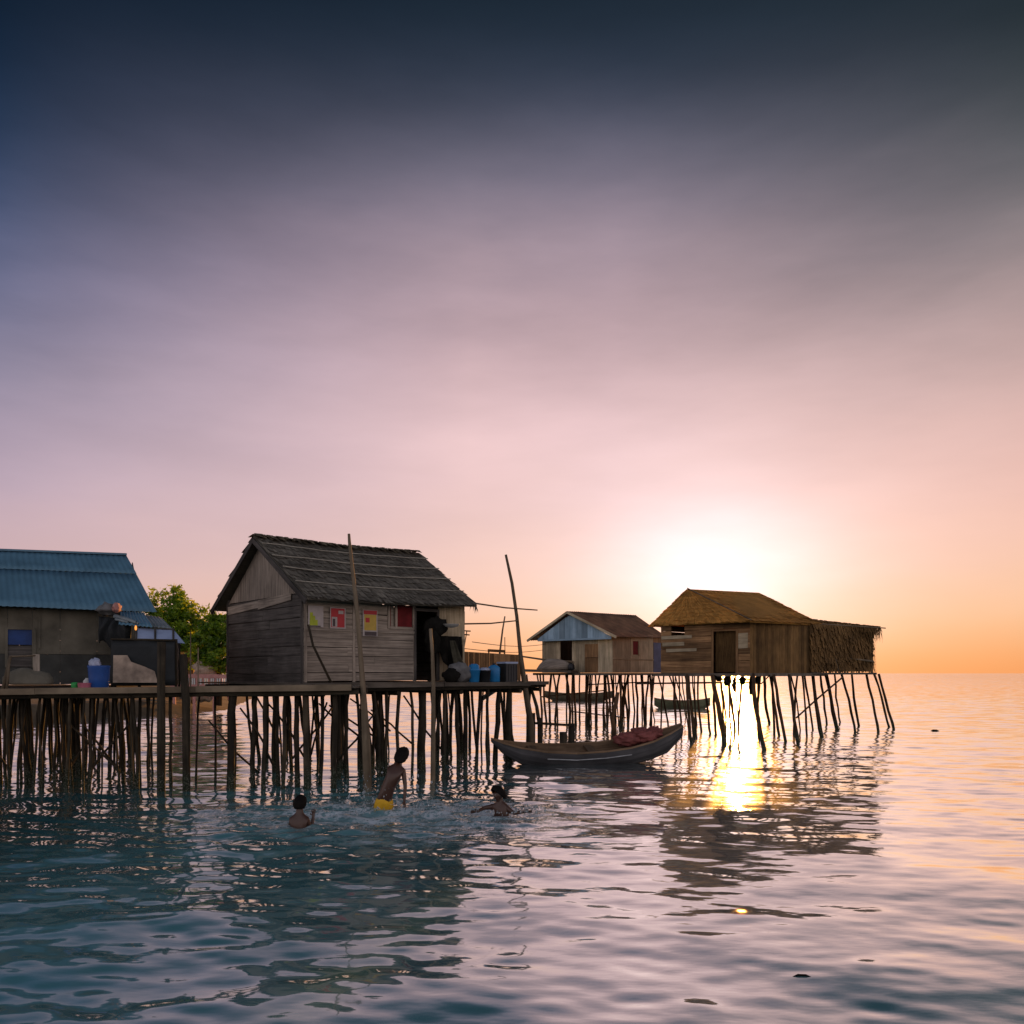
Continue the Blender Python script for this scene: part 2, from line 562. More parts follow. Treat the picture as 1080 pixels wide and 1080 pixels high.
    def blob(s, c, r, amp=.15, freq=2.5, seed=0, nu=18, nv=11, flat=None, tint=.5):
        """lumpy closed form; r = (rx, ry, rz); flat: clip z below c.z+flat"""
        c = V(c)
        b0 = len(s.v)
        for j in range(nv + 1):
            th = math.pi * j / nv
            for k in range(nu):
                a = 2 * math.pi * k / nu
                d = V((math.sin(th) * math.cos(a), math.sin(th) * math.sin(a), math.cos(th)))
                m = 1 + amp * mnoise.noise(d * freq + V((seed * 7.3, seed, -seed * 3.1)))
                p = V((d.x * r[0], d.y * r[1], d.z * r[2])) * m
                if flat is not None:
                    p.z = max(p.z, flat)
                s.v.append(c + p)
        for j in range(nv):
            for k in range(nu):
                k2 = (k + 1) % nu
                s.f.append((b0 + j * nu + k, b0 + (j + 1) * nu + k, b0 + (j + 1) * nu + k2, b0 + j * nu + k2))
                s.uv.append([(k / nu, j / nv)] * 4)
                s.t.append(tint)

    def thatch(s, r0, r1, e0, e1, courses, bw=.05, lift=.03, ragged=.25, th=.05, base=True, flip=False):
        r0, r1, e0, e1 = map(V, (r0, r1, e0, e1))

        def p(u, t):
            return r0.lerp(r1, u).lerp(e0.lerp(e1, u), t)
        n = (p(1, .5) - p(0, .5)).cross(p(.5, 0) - p(.5, 1)).normalized()
        if flip:
            n = -n
        if base:
            q = [e0, e1, r1, r0] if not flip else [e1, e0, r0, r1]
            s.slab(q, th, tint=.3)
        cnt = max(4, int((p(1, 1) - p(0, 1)).length / bw))
        slope = (p(.5, 1) - p(.5, 0)).length
        for k in range(courses):
            t0 = k / courses
            band = rng.uniform(-.15, .15)
            for i in range(cnt):
                u0 = (i - .25) / cnt + rng.uniform(-.2, .2) / cnt
                u1 = (i + 1.25) / cnt
                t1 = (k + 1) / courses + (.28 + rng.uniform(-ragged, ragged)) / courses
                if k == courses - 1:
                    t1 = 1 + rng.uniform(-.02, .10) / max(slope, .5)
                sh = rng.uniform(-.6, .6) / cnt
                l0, l1 = lift * .15 + rng.uniform(.002, .006), lift * rng.uniform(.6, 1.3)
                a, b = p(u0, t0) + n * l0, p(u1, t0) + n * l0
                c, d = p(u1 + sh, t1) + n * l1, p(u0 + sh, t1) + n * l1
                L = (d - a).length
                uo = rng.random() * 30
                q, uvq = [a, d, c, b], [(uo, 0), (uo + L, 0), (uo + L, bw), (uo, bw)]
                s.poly(q if not flip else q[::-1], uvq if not flip else uvq[::-1], min(1, max(0, rng.uniform(.2, .8) + band)))

    def sheet(s, r0, r1, e0, e1, period=.1, amp=.012, rows=6, warp=.0):
        """corrugated sheet, ridges running from r to e"""
        r0, r1, e0, e1 = map(V, (r0, r1, e0, e1))
        L = max((r1 - r0).length, (e1 - e0).length)
        nc = max(8, int(L / period * 8))
        n = (e1 - e0).cross(r0 - e0).normalized()
        b0 = len(s.v)
        for j in range(rows + 1):
            for i in range(nc + 1):
                u, t = i / nc, j / rows
                p = r0.lerp(r1, u).lerp(e0.lerp(e1, u), t)
                w = amp * math.sin(2 * math.pi * u * L / period) + warp * mnoise.noise(p * .9)
                s.v.append(p + n * w)
        for j in range(rows):
            for i in range(nc):
                a = b0 + j * (nc + 1) + i
                s.f.append((a, a + nc + 1, a + nc + 2, a + 1))
                s.uv.append([(j / rows, i * .1), ((j + 1) / rows, i * .1), ((j + 1) / rows, i * .1 + .1), (j / rows, i * .1 + .1)])
                s.t.append(.5)

    def build(s, name, mat, parent=None, shade=False, origin=None, solid=0):
        me = bpy.data.meshes.new(name)
        o0 = origin if origin is not None else (WORLD(parent) if parent else V((0, 0, 0)))
        o0 = V(o0)
        shade = shade or bool(solid and mat in ('tarp', 'dark_cloth', 'olive_cloth'))
        me.from_pydata([tuple(v - o0) for v in s.v], [], s.f)
        uvl = me.uv_layers.new(name='UVMap')
        flat = [c for f in s.uv for q in f for c in q]
        uvl.data.foreach_set('uv', flat)
        at = me.attributes.new('tint', 'FLOAT', 'FACE')
        at.data.foreach_set('value', s.t)
        if shade:
            me.polygons.foreach_set('use_smooth', [True] * len(me.polygons))
        me.materials.append(M[mat] if isinstance(mat, str) else mat)
        if shade or solid:
            bm = bmesh.new()
            bm.from_mesh(me)
            bmesh.ops.remove_doubles(bm, verts=bm.verts, dist=2e-4)
            bm.to_mesh(me)
            bm.free()
        me.update()
        o = bpy.data.objects.new(name, me)
        COL.objects.link(o)
        if parent:
            o.parent = parent
            o.location = o0 - WORLD(parent)
        else:
            o.location = o0
        o['_w'] = list(o0)
        if solid:
            md = o.modifiers.new('thickness', 'SOLIDIFY')
            md.thickness = solid
        return o


def WORLD(o):
    return V(o['_w'])


def thing(name, label, cat, loc, group=None):
    o = bpy.data.objects.new(name, None)
    o.empty_display_size = .2
    COL.objects.link(o)
    o.location = loc
    o['_w'] = list(loc)
    return tag(o, label, cat, group)


def tag(o, label, cat, group=None, kind=None):
    if label:
        o['label'] = label
    if cat:
        o['category'] = cat
    if group:
        o['group'] = group
    if kind:
        o['kind'] = kind
    return o


def structure(o):
    o['kind'] = 'structure'
    return o


def one(mb, name, mat, label, cat, origin, group=None, shade=False, solid=0):
    return tag(mb.build(name, mat, None, shade, V(origin), solid), label, cat, group)


def crooked(p0, p1, r0, r1, bend=.05, k=5):
    """points and radii of a natural pole from p0 to p1"""
    p0, p1 = V(p0), V(p1)
    L = (p1 - p0).length
    ox, oy = rng.uniform(-1, 1) * bend * L, rng.uniform(-1, 1) * bend * L
    pts, rad = [], []
    for i in range(k + 1):
        t = i / k
        w = math.sin(math.pi * t)
        pts.append(p0.lerp(p1, t) + V((ox * w + rng.uniform(-.022, .022), oy * w + rng.uniform(-.02, .02), 0)))
        rad.append((r0 + (r1 - r0) * t) * rng.uniform(.9, 1.1))
    return pts, rad


def pile(parent, top, bot, r, mat='pile', bend=.03, name='pile'):
    m = MB()
    pts, rad = crooked(bot, top, r * 1.0, r * .82, bend, 7)
    m.tube(pts, rad, 8, lump=.14)
    return m.build(name, mat, parent, True)


# ------------------------------------------------------------------ sea
def build_sea():
    apex = -6.0
    rows, cols = 780, 620
    d0, d1 = 7.5, 95.0
    dist = d0 * (d1 / d0) ** (np.arange(rows + 1) / rows)
    u = np.linspace(-1.0, 1.0, cols + 1)
    Yg = np.repeat((dist + apex)[:, None], cols + 1, 1)
    Xg = dist[:, None] * u[None, :]
    Z = np.zeros_like(Xg)
    step = np.gradient(dist)[:, None]
    r = np.random.RandomState(11)
    N = 110
    for i in range(N):
        lam = .22 * (4.0 / .22) ** r.rand()
        ang = math.radians(r.normal(78, 34))      # travel direction, mostly towards / away from the camera
        k = 2 * math.pi / lam
        slope = .0050 * (1.8 if lam < .5 else 1.0)
        a = slope / k
        # keep only what the rows can carry, and make the right-hand sea calmer in the short waves
        carry = np.clip((lam / (step * 2.6)) - .5, 0, 1)
        ph = r.rand() * 6.283
        Z += a * carry * np.sin(k * (Xg * math.cos(ang) + Yg * math.sin(ang)) + ph + .7 * np.sin(.21 * Xg + .13 * Yg + i))
    # livelier where the children splash
    for c, amp in ((SWIM[1], .013), (SWIM[2], .010), (SWIM[0], .004)):
        dd = np.sqrt((Xg - c.x) ** 2 + (Yg - c.y) ** 2)
        Z += amp * np.exp(-(dd / 1.6) ** 2) * np.sin(dd * 9.0)
        Z += amp * .8 * np.exp(-(dd / 2.2) ** 2) * np.sin(Xg * 7.3 + 1.7 * np.sin(Yg * 4.1)) * np.sin(Yg * 6.1 + 1.3 * np.sin(Xg * 3.3))
    for i in range(26):
        lam = .26 + .35 * r.rand()
        ang = math.radians(r.normal(85, 40))
        k = 2 * math.pi / lam
        zone = sum(np.exp(-((Xg - c.x) / 1.7) ** 2 - ((Yg - c.y + .5) / 1.4) ** 2) for c in SWIM)
        Z += .022 / k * np.minimum(zone, 1) * np.sin(k * (Xg * math.cos(ang) + Yg * math.sin(ang)) + r.rand() * 6.283 + .8 * np.sin(1.3 * Xg + i))
    # livelier on the left, waves damped in front of the far houses to shorten the sun glitter
    Z *= 1 + .45 / (1 + np.exp((Xg + .5) / .8))
    Z *= 1 - .55 * np.exp(-((Xg - 3.6) / 3.2) ** 2 - ((Yg - 10.0) / 3.6) ** 2)
    fade = np.clip((1 - np.abs(u)) / .08, 0, 1)[None, :] * np.clip((d1 - dist) / 25, 0, 1)[:, None] * np.clip((dist - d0) / .8, 0, 1)[:, None]
    Z *= fade
    verts = np.stack([Xg, Yg, Z], -1).reshape(-1, 3)
    idx = np.arange((rows + 1) * (cols + 1)).reshape(rows + 1, cols + 1)
    faces = np.stack([idx[:-1, :-1], idx[:-1, 1:], idx[1:, 1:], idx[1:, :-1]], -1).reshape(-1, 4)
    verts = [tuple(v) for v in verts.tolist()]
    faces = [tuple(f) for f in faces.tolist()]
    n = len(verts)
    B = 9000.0
    # flat sea outside the modelled fan, sharing the fan's four sides
    fl, fr = idx[rows, 0], idx[rows, cols]
    nl, nr = idx[0, 0], idx[0, cols]
    verts += [(-B, B, 0), (B, B, 0), (B, -400, 0), (-B, -400, 0)]
    faces.append(tuple([int(i) for i in idx[rows, :]]) + (n + 1, n))            # beyond
    faces.append(tuple([int(i) for i in idx[:, cols]][::-1]) [::-1] + (n + 1, n + 2) if False else tuple([int(i) for i in idx[:, cols]])[::-1] + (n + 2, n + 1))
    faces.append(tuple([int(i) for i in idx[:, 0]]) + (n, n + 3))
    faces.append(tuple([int(i) for i in idx[0, :]][::-1]) + (n + 3, n + 2))
    me = bpy.data.meshes.new('sea')
    me.from_pydata(verts, [], faces)
    me.polygons.foreach_set('use_smooth', [True] * len(me.polygons))
    me.materials.append(M['water'])
    # all normals up
    bm = bmesh.new()
    bm.from_mesh(me)
    bm.normal_update()
    for f in bm.faces:
        if f.normal.z < 0:
            f.normal_flip()
    bm.to_mesh(me)
    bm.free()
    o = bpy.data.objects.new('sea', me)
    COL.objects.link(o)
    structure(o)


build_sea()


# muddy shore at the far left
def build_shore():
    m = MB()
    nx, ny = 60, 46
    x0, x1, y0, y1 = -46.0, -9.0, 32.0, 78.0

    def pt(i, j):
        x = x0 + (x1 - x0) * i / nx
        y = y0 + (y1 - y0) * j / ny
        lf = min(1, max(0, (-16.5 - x) / 6))
        e = max(0, min(1, (-.30 * y - x) / 6)) * min(1, max(0, (y - y0 - 16 + 13 * lf * lf * (3 - 2 * lf) - .8 * mnoise.noise(V((x * .3, 0, 4)))) / 3.0))
        z = -.4 + 1.15 * max(0, e) + .16 * mnoise.noise(V((x * .35, y * .35, 2))) * e + .012 * max(0, y - 46)
        return (x, y, z)
    for i in range(nx):
        for j in range(ny):
            m.poly([pt(i, j), pt(i + 1, j), pt(i + 1, j + 1), pt(i, j + 1)])
    o = m.build('shore', 'soil', None, True)
    structure(o)


build_shore()

# ------------------------------------------------------------------ the thatched main house
N2 = V((-4.52, 18.5, 0))
UD = V((.757, .653, 0)).normalized()
VD = V((-.653, .757, 0)).normalized()
FL = 2.0


def HB(u, v, z):
    return N2 + UD * u + VD * v + V((0, 0, z))


def hu(px):
    k = (px - 540) / F
    return (18.5 * k + 4.52) / (UD.x - UD.y * k)


def hz(px, py):
    u = hu(px)
    return H + (710 - py) / F * (18.5 + UD.y * u)


house = thing('stilt_house', 'weathered plank house with grey thatched roof and posters, on stilts in the middle', 'house', HB(2.2, 2.05, FL))
A, B_, L_, R_ = HB(0, 0, 0), HB(4.4, 0, 0), HB(0, 4.11, 0), HB(4.4, 4.11, 0)
w0, w1 = hu(410), hu(436)
d0, d1 = hu(438), hu(461)
zt = 4.06
m = MB()
holes = [(w0, w1, hz(420, 662), hz(420, 637)), (d0, d1, FL + .02, hz(450, 642))]
m.hboards(A, B_, FL + .03, 3.16, 6, .022, holes=holes, u1=d1 + .02, tint=.42)
m.hboards(A, B_, 3.17, zt, 7, .018, holes=holes, u1=d1 + .02, tint=.72)
m.panel(A, B_, .01, d0 - .02, 3.135, 3.20, .05, .034, .5)
for px in (322, 373, 437):
    m.panel(A, B_, hu(px) - .03, hu(px) + .03, FL, zt, .05, .024, .55, True)
m.build('front_wall', 'board', house)
m = MB()
m.vboards(A, B_, 3, 3.02, zt, .012, u0=d1 + .03, u1=4.4, tint=.6)
m.vboards(A, B_, 2, FL + .02, 3.0, .012, u0=d1 + .03, u1=4.4, tint=.35)
m.panel(A, B_, d1 + .02, 4.42, 2.98, 3.05, .03, .02, .2)
m.build('plywood_panel', 'board_pale', house)
m = MB()
m.hboards(L_, A, FL - .02, 3.42, 7, .024, tint=.42)
m.hboards(L_, A, 3.43, 3.94, 2, .024, tint=.5)
m.panel(L_, A, .05, 4.06, FL + .01, 3.9, .01, -.035)
m.panel(L_, A, 4.04, 4.11, FL - .05, 4.0, .09, .04, .3, True)
m.panel(L_, A, .0, .08, FL - .05, 3.96, .09, .03, .3, True)
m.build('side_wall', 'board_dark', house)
m = MB()
m.panel(L_, A, .1, 2.0, (3.66, 3.75), (3.86, 3.92), .012, .034, .75)
m.panel(L_, A, 1.9, 3.6, (3.70, 3.82), (3.92, 3.97), .012, .047, .65)
m.build('loose_batten', 'board', house)
m = MB()


def gable_hi(u):
    return 3.78 + (1 - abs(u - 2.055) / 2.055) * 1.42 + .10


m.vboards(L_, A, 17, 3.95, gable_hi, .02, tint=.5)
m.build('gable', 'board', house)
m = MB()
m.hboards(B_, R_, FL, zt, 7, .02)
m.hboards(R_, L_, FL, zt, 7, .02)
m.vboards(B_, R_, 12, zt, gable_hi, .02)
m.panel(B_, R_, .05, 4.06, FL + .01, 4.0, .01, -.03)
m.panel(R_, L_, .05, 4.35, FL + .01, 4.0, .01, -.03)
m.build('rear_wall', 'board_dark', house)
# roof
RZ, EZ = 5.40, 3.83
ra, rb = HB(-.22, 2.055, RZ), HB(4.42, 2.055, RZ + .03)
ea, eb = HB(-.12, -.42, EZ - .03), HB(4.46, -.42, EZ + .05)
ba, bb = HB(-.22, 4.53, EZ), HB(4.46, 4.53, EZ)
m = MB()
# sag of the ridge: two halves
mid_r, mid_e, mid_b = ra.lerp(rb, .5) - V((0, 0, .05)), ea.lerp(eb, .5) - V((0, 0, .03)), ba.lerp(bb, .5)
m.thatch(ra, mid_r, ea, mid_e, 11, .045, .035, .3)
m.thatch(mid_r, rb, mid_e, eb, 11, .045, .035, .3)
m.thatch(rb, ra, bb, ba, 10, .06, .035, .3)
roof = m.build('roof', 'thatch', house)
m = MB()
for (p, q) in ((ra, mid_r), (mid_r, rb)):
    n = 60
    for i in range(n):
        for sgn in (-1, 1):
            c = p.lerp(q, (i + rng.random()) / n) + V((0, 0, .05 + rng.uniform(-.01, .03)))
            tip = c - VD * (-sgn) * rng.uniform(.12, .3) + UD * rng.uniform(-.05, .05) - V((0, 0, rng.uniform(.03, .14)))
            w = UD * .05
            m.poly([c - w, tip - w * .6, tip + w * .6, c + w], [(0, 0), (.2, 0), (.2, .06), (0, .06)], rng.random())
m.build('ridge_cap', 'thatch_ridge', roof)
m = MB()
for t in (.16, .36, .56, .78):
    pts = []
    for i in range(13):
        s_ = i / 12
        p = ra.lerp(rb, s_).lerp(ea.lerp(eb, s_), t)
        nrm = UD.cross(V((0, 0, 1)))
        pts.append(p + V((0, 0, .055 - .05 * math.sin(math.pi * s_))) + nrm * .0 - VD * .03 + V((0, 0, rng.uniform(-.01, .01))))
    m.tube(pts, .013, 5, .8)
m.build('holding_rod', 'rope', roof)
m = MB()
m.beam(ra - UD * .02 - V((0, 0, .10)), ea - UD * .04 - V((0, 0, .08)), .03, .11, tint=.25)
m.beam(ra - UD * .02 - V((0, 0, .10)), ba - UD * .04 - V((0, 0, .08)), .03, .11, tint=.25)
m.build('rake_board', 'board_dark', roof)
for (c0_, c1_) in ((eb, rb), (ba, ra)):      # ragged fringe at two eave corners
    m = MB()
    for i in range(22):
        c = c0_.lerp(c1_, rng.uniform(0, .10))
        tip = c + V((rng.uniform(-.08, .12), 0, -rng.uniform(.08, .26)))
        w = UD * .022
        m.poly([c - w, tip, c + w], None, rng.random())
    m.build('thatch_fringe', 'thatch', roof)
# window and door
m = MB()
zw0, zw1 = hz(420, 662), hz(420, 638)
m.panel(A, B_, w0 - .04, w0 + .02, zw0 - .03, zw1 + .03, .05, .03, .7, True)
m.panel(A, B_, hu(416.5), hu(418.5), zw0, zw1, .05, .028, .9, True)
m.panel(A, B_, w1 - .03, w1 + .03, zw0 - .03, zw1 + .03, .05, .032, .7, True)
m.panel(A, B_, w0 + .02, w1 - .03, zw0 - .04, zw0, .05, .036, .7)
win = m.build('window', 'board', house)
m = MB()
m.panel(A, B_, hu(418.8), w1 - .03, zw0 + .01, zw1, .012, -.01, .5)
m.panel(A, B_, w0 + .02, hu(412.5), zw0 + .01, zw1, .012, -.012, .5)
m.build('curtain', 'maroon', win)
m = MB()
m.panel(A, B_, hu(412.7), hu(416), zw0 + .01, zw1, .01, -.03, .5)
m.build('shutter', 'board', win)
m = MB()
m.panel(A, B_, d0 - .05, d0 + .01, FL + .02, hz(450, 642), .05, .034, .3, True)
m.panel(A, B_, d1 - .01, d1 + .05, FL + .02, hz(450, 642), .05, .034, .3, True)
m.panel(A, B_, d0 + .01, d1 - .01, hz(450, 645), hz(450, 642), .05, .034, .3)
dr = m.build('door_frame', 'board_dark', house)
m = MB()
m.slab([HB(-.02, -.02, FL - .01), HB(4.42, -.02, FL - .01), HB(4.42, 4.13, FL - .01), HB(-.02, 4.13, FL - .01)], .05)
m.build('floor', 'deck', house)
# posters on the front wall, each pasted up: things of their own
HN = -VD


def poster(px0, px1, py0, py1, label, paint):
    u0, u1 = hu(px0), hu(px1)
    z0, z1 = hz((px0 + px1) / 2, py1), hz((px0 + px1) / 2, py0)
    t = thing('poster', label, 'poster', HB((u0 + u1) / 2, -.03, z0), 'posters on the plank wall')
    m = MB()
    m.panel(A, B_, u0, u1, z0, z1, .006, .048, .5)
    m.build('sheet', 'paper', t)
    for i, (name, mat, a, b, c, d) in enumerate(paint):
        m = MB()
        lo, hi = z0 + (z1 - z0) * c, z0 + (z1 - z0) * d
        m.panel(A, B_, u0 + (u1 - u0) * a, u0 + (u1 - u0) * b, lo, hi, .003, .051 + .002 * i, .5)
        m.build(name, mat, t)


poster(324, 340, 639, 661.5, 'pale poster with a lime green triangle, nearest the left corner of the plank wall', [('printed_area', 'poster_green', .1, .62, .08, .34), ('printed_area', 'poster_green', .1, .45, .34, .52), ('printed_area', 'poster_green', .1, .3, .52, .68), ('caption', 'print_dark', .1, .8, .02, .07)])
poster(347, 363.5, 641, 663, 'red poster with a small white and dark picture, second along the plank wall', [('printed_area', 'poster_red', .06, .92, .06, .96), ('picture', 'paper', .10, .45, .08, .55), ('picture_figure', 'print_dark', .16, .32, .1, .46), ('picture', 'paper', .52, .84, .70, .86)])
poster(381.5, 397, 643.5, 671, 'tall yellow poster with red heading, left of the maroon window', [('printed_area', 'poster_yellow', .10, .92, .22, .82), ('heading', 'poster_red', .06, .95, .83, .98), ('picture', 'poster_red', .18, .45, .52, .70), ('caption', 'print_dark', .12, .92, .02, .17)])

# platform of the house (L-shaped) with its piles
plat = thing('platform', 'dark plank platform on many stilts carrying the thatched house', 'platform', HB(2, -1.4, FL))
m = MB()
w = .17
u = -.6
while u < 5.15:
    j = rng.uniform(-.04, .05)
    m.beam(HB(u + w / 2, -1.52 + j, FL - .035), HB(u + w / 2, 4.5, FL - .035), w - .012, .035 + rng.uniform(-.004, .004))
    u += w
while u < 7.0:
    m.beam(HB(u + w / 2, -.25 + rng.uniform(-.03, .03), FL - .035), HB(u + w / 2, 2.8, FL - .035), w - .012, .035 + rng.uniform(-.004, .004))
    u += w
m.build('deck', 'deck', plat)
m = MB()
for v in (-1.42, -.2, 1.2, 2.6, 4.0):
    m.tube([HB(-.6, v, FL - .125), HB(2.3, v, FL - .13), HB(5.25, v, FL - .12)], [.055, .06, .05], 8)
for v in (-.1, 1.3, 2.6):
    m.tube([HB(5.0, v, FL - .13), HB(7.05, v, FL - .12)], .055, 8)
for u in (-.3, 1.5, 3.2, 5.0, 6.8):
    m.tube([HB(u, -1.45 if u < 5.1 else -.2, FL - .23), HB(u + .05, 4.4 if u < 5.1 else 2.8, FL - .22)], .05, 8)
m.build('joist', 'pile', plat)
m = MB()
m.beam(HB(-.55, -1.565, FL - .06), HB(2.6, -1.57, FL - .05), .035, .10, tint=.4)
m.beam(HB(2.62, -1.57, FL - .05), HB(5.2, -1.565, FL - .06), .035, .09, tint=.25)
m.beam(HB(5.2, -.30, FL - .06), HB(7.0, -.30, FL - .06), .035, .09, tint=.25)
m.build('edge_board', 'deck', plat)

BOT = -1.3
front = [(358, 5), (366, 4.5), (374, 3.5), (393, 4), (400, 3.5), (409, 4), (424, 4), (434, 3), (446, 8.5), (464, 3.5), (471, 4), (480, 4), (492, 4.5), (505, 3.5), (514, 3.5), (526, 5), (540, 6)]
for px, wd in front:
    # on the front line of the platform
    k = (px + rng.uniform(-1, 1) - 540) / F
    c = HB(0, -1.38 + rng.uniform(0, .5), 0)
    s_ = (c.y * k - c.x) / (UD.x - UD.y * k)
    b = c + UD * s_
    r = wd / 2 / F * b.y * 1.15
    pile(plat, b + V((rng.uniform(-.05, .05), 0, FL - .08)), b + V((rng.uniform(-.12, .12), rng.uniform(-.1, .1), BOT)), r)
for i in range(46):
    u, v = rng.uniform(-.5, 5.1), rng.uniform(-.6, 4.3)
    b = HB(u, v, 0)
    pile(plat, b + V((0, 0, FL - .1)), b + V((rng.uniform(-.22, .22), rng.uniform(-.2, .2), BOT)), rng.uniform(.022, .05))
for i in range(9):
    u, v = rng.uniform(5.3, 6.95), rng.uniform(-.2, 2.7)
    b = HB(u, v, 0)
    pile(plat, b + V((0, 0, FL - .1)), b + V((rng.uniform(-.2, .3), rng.uniform(-.2, .2), BOT)), rng.uniform(.035, .06))
for i in range(9):
    u0 = rng.uniform(-.3, 4.0)
    v0 = rng.uniform(-1.0, 2.5)
    m = MB()
    m.tube(*crooked(HB(u0, v0, rng.uniform(.1, .7)), HB(u0 + rng.uniform(.5, 1.3) * rng.choice((-1, 1)), v0 + .1, rng.uniform(1.2, 1.8)), .026, .02, .04), 6)
    m.build('brace', 'pile', plat, True)

# ------------------------------------------------------------------ left walkway
walk = thing('walkway', 'long plank walkway with a pale worn edge, running left of the thatched house', 'walkway', (-7.5, 16.5, 1.92))


def wz(x):
    return 1.905 + (x + 10) * .0125


m = MB()
x = -12.6
while x < -2.95:
    w = rng.uniform(.13, .19)
    z = wz(x) - .06 + rng.uniform(-.006, .006)
    m.beam((x + w / 2, 15.98 + rng.uniform(-.03, .03), z), (x + w / 2, 17.25 + rng.uniform(0, .1), z), w - .012, .035, tint=None)
    x += w
m.build('deck', 'deck', walk)
m = MB()
cuts = [-12.6, -8.9, -5.9, -3.0]
for a, b in zip(cuts, cuts[1:]):
    o = rng.uniform(-.01, .01)
    m.beam((a + .004, 15.93 + o, wz(a) - .055), (b - .004, 15.94 - o, wz(b) - .06), .05, .115, tint=.95)
m.build('edge_board', 'bamboo', walk)
m = MB()
for y in (16.1, 17.1):
    for a, b in zip(cuts, cuts[1:]):
        m.tube([(a - .2, y, wz(a) - .145), ((a + b) / 2, y + .03, wz(a) - .15), (b + .1, y, wz(b) - .145)], .05, 8)
m.build('joist', 'pile', walk)
for px, wd, y in ((148, 3, 16.9), (155, 3, 16.4), (178, 4.5, 16.6), (208, 3, 17.0), (225, 3, 17.1), (242, 10, 16.2), (249, 5, 16.7), (268, 6, 16.4), (277, 6, 16.2), (294, 5, 16.5), (303, 5.5, 16.3), (314, 7, 16.4), (326, 8, 16.2), (341, 5, 16.6), (350, 7, 16.3)):
    b = PZ(px, y, 0)
    lean = rng.uniform(-.1, .1)
    pile(walk, b + V((lean, 0, wz(b.x) - .08)), b + V((0, 0, BOT)), wd / 2 / F * y * .92, bend=.018)
for i in range(38):
    px = rng.uniform(-40, 145)
    y = rng.uniform(16.1, 17.1)
    b = PZ(px, y, 0)
    pile(walk, b + V((rng.uniform(-.15, .15), 0, wz(b.x) - .08)), b + V((rng.uniform(-.16, .16), 0, BOT)), rng.uniform(.018, .042))
for i in range(9):
    px = rng.choice((rng.uniform(0, 150), rng.uniform(255, 360)))
    y = rng.uniform(16.2, 16.9)
    b = PZ(px, y, rng.uniform(.15, .6))
    m = MB()
    m.tube(*crooked(b, b + V((rng.choice((-1, 1)) * rng.uniform(.5, 1.1), .1, rng.uniform(.7, 1.2))), .024, .018, .05), 6)
    m.build('brace', 'pile', walk, True)

# mooring posts rising above the walkway
for (pts, r, label) in (
    ([(197, 834), (196.5, 790), (196, 740), (193, 690)], 4.0, 'thick grey post rising above the walkway right of the tarpaulin kitchen'),
    ([(170, 836), (170, 780), (170, 720), (170.5, 677)], 4.2, 'square dark post standing against the black tarpaulin kitchen wall'),
):
    y = 15.78
    m = MB()
    q = [P(a, b, y) for a, b in pts]
    q[0].z = BOT
    m.tube(q, [r / F * y] * 4, 10, lump=.06)
    one(m, 'post', 'pile', label, 'post', (q[0].x, y, 0), shade=True)
y = 16.35
m = MB()
q = [P(a, b, y) for a, b in ((390, 834), (386, 780), (383, 730), (379.5, 680), (375, 630), (371, 595), (368.5, 572), (368, 563))]
q[0].z = BOT
m.tube(q, [.085, .08, .055, .045, .04, .034, .03, .026], 9, lump=.06)
one(m, 'pole', 'bamboo', 'tall crooked pole in front of the posters, reaching above the thatched roof', 'pole', (q[0].x, y, 0), shade=True)
y = 17.9
m = MB()
q = [P(a, b, y) for a, b in ((456, 822), (457, 760), (457, 722), (456, 690), (454, 663))]
q[0].z = BOT
m.tube(q, [.055, .05, .042, .036, .034], 9, lump=.05)
one(m, 'pole', 'bamboo', 'short slim pole in front of the dark doorway of the thatched house', 'pole', (q[0].x, y, 0), shade=True)
y = 21.6
m = MB()
q = [P(a, b, y) for a, b in ((564, 800), (560, 765), (553, 720), (549, 690), (545, 650), (540, 615), (533.5, 585))]
q[0].z = BOT
m.tube(q, [.085, .08, .07, .055, .045, .038, .03], 9, lump=.06)
one(m, 'pole', 'bamboo', 'tall leaning pole with two rods tied across it, at the right end of the platform', 'pole', (q[0].x, y, 0), shade=True)
y = 21.55
for a, b, label in (((499, 636), (567, 643.5), 'upper thin bamboo rod tied across the tall leaning pole'), ((489, 658), (546, 654.5), 'lower thin bamboo rod from the house corner to the leaning pole')):
    m = MB()
    p, q = P(*a, y - .05), P(*b, y - .05)
    m.tube([p, p.lerp(q, .5) + V((0, 0, -.03)), q], [.02, .018, .015], 6)
    one(m, 'bamboo_rod', 'bamboo', label, 'rod', p)
# brace on the corner of the thatched house
m = MB()
m.tube([HB(.05, -.12, 3.25), HB(.12, -.2, 2.8), HB(.42, -.45, FL + .0)], .028, 7)
one(m, 'pole', 'pile', 'short dark stick leaning against the near corner of the thatched house', 'pole', HB(.3, -.3, FL), shade=True)

# ------------------------------------------------------------------ blue roofed house on the left
E0 = V((-8.38, 20.0, 0))
LD = V((.88, .475, 0)).normalized()
LV = V((-.475, .88, 0)).normalized()


def LB(s, v, z):
    return E0 + LD * s + LV * v + V((0, 0, z))


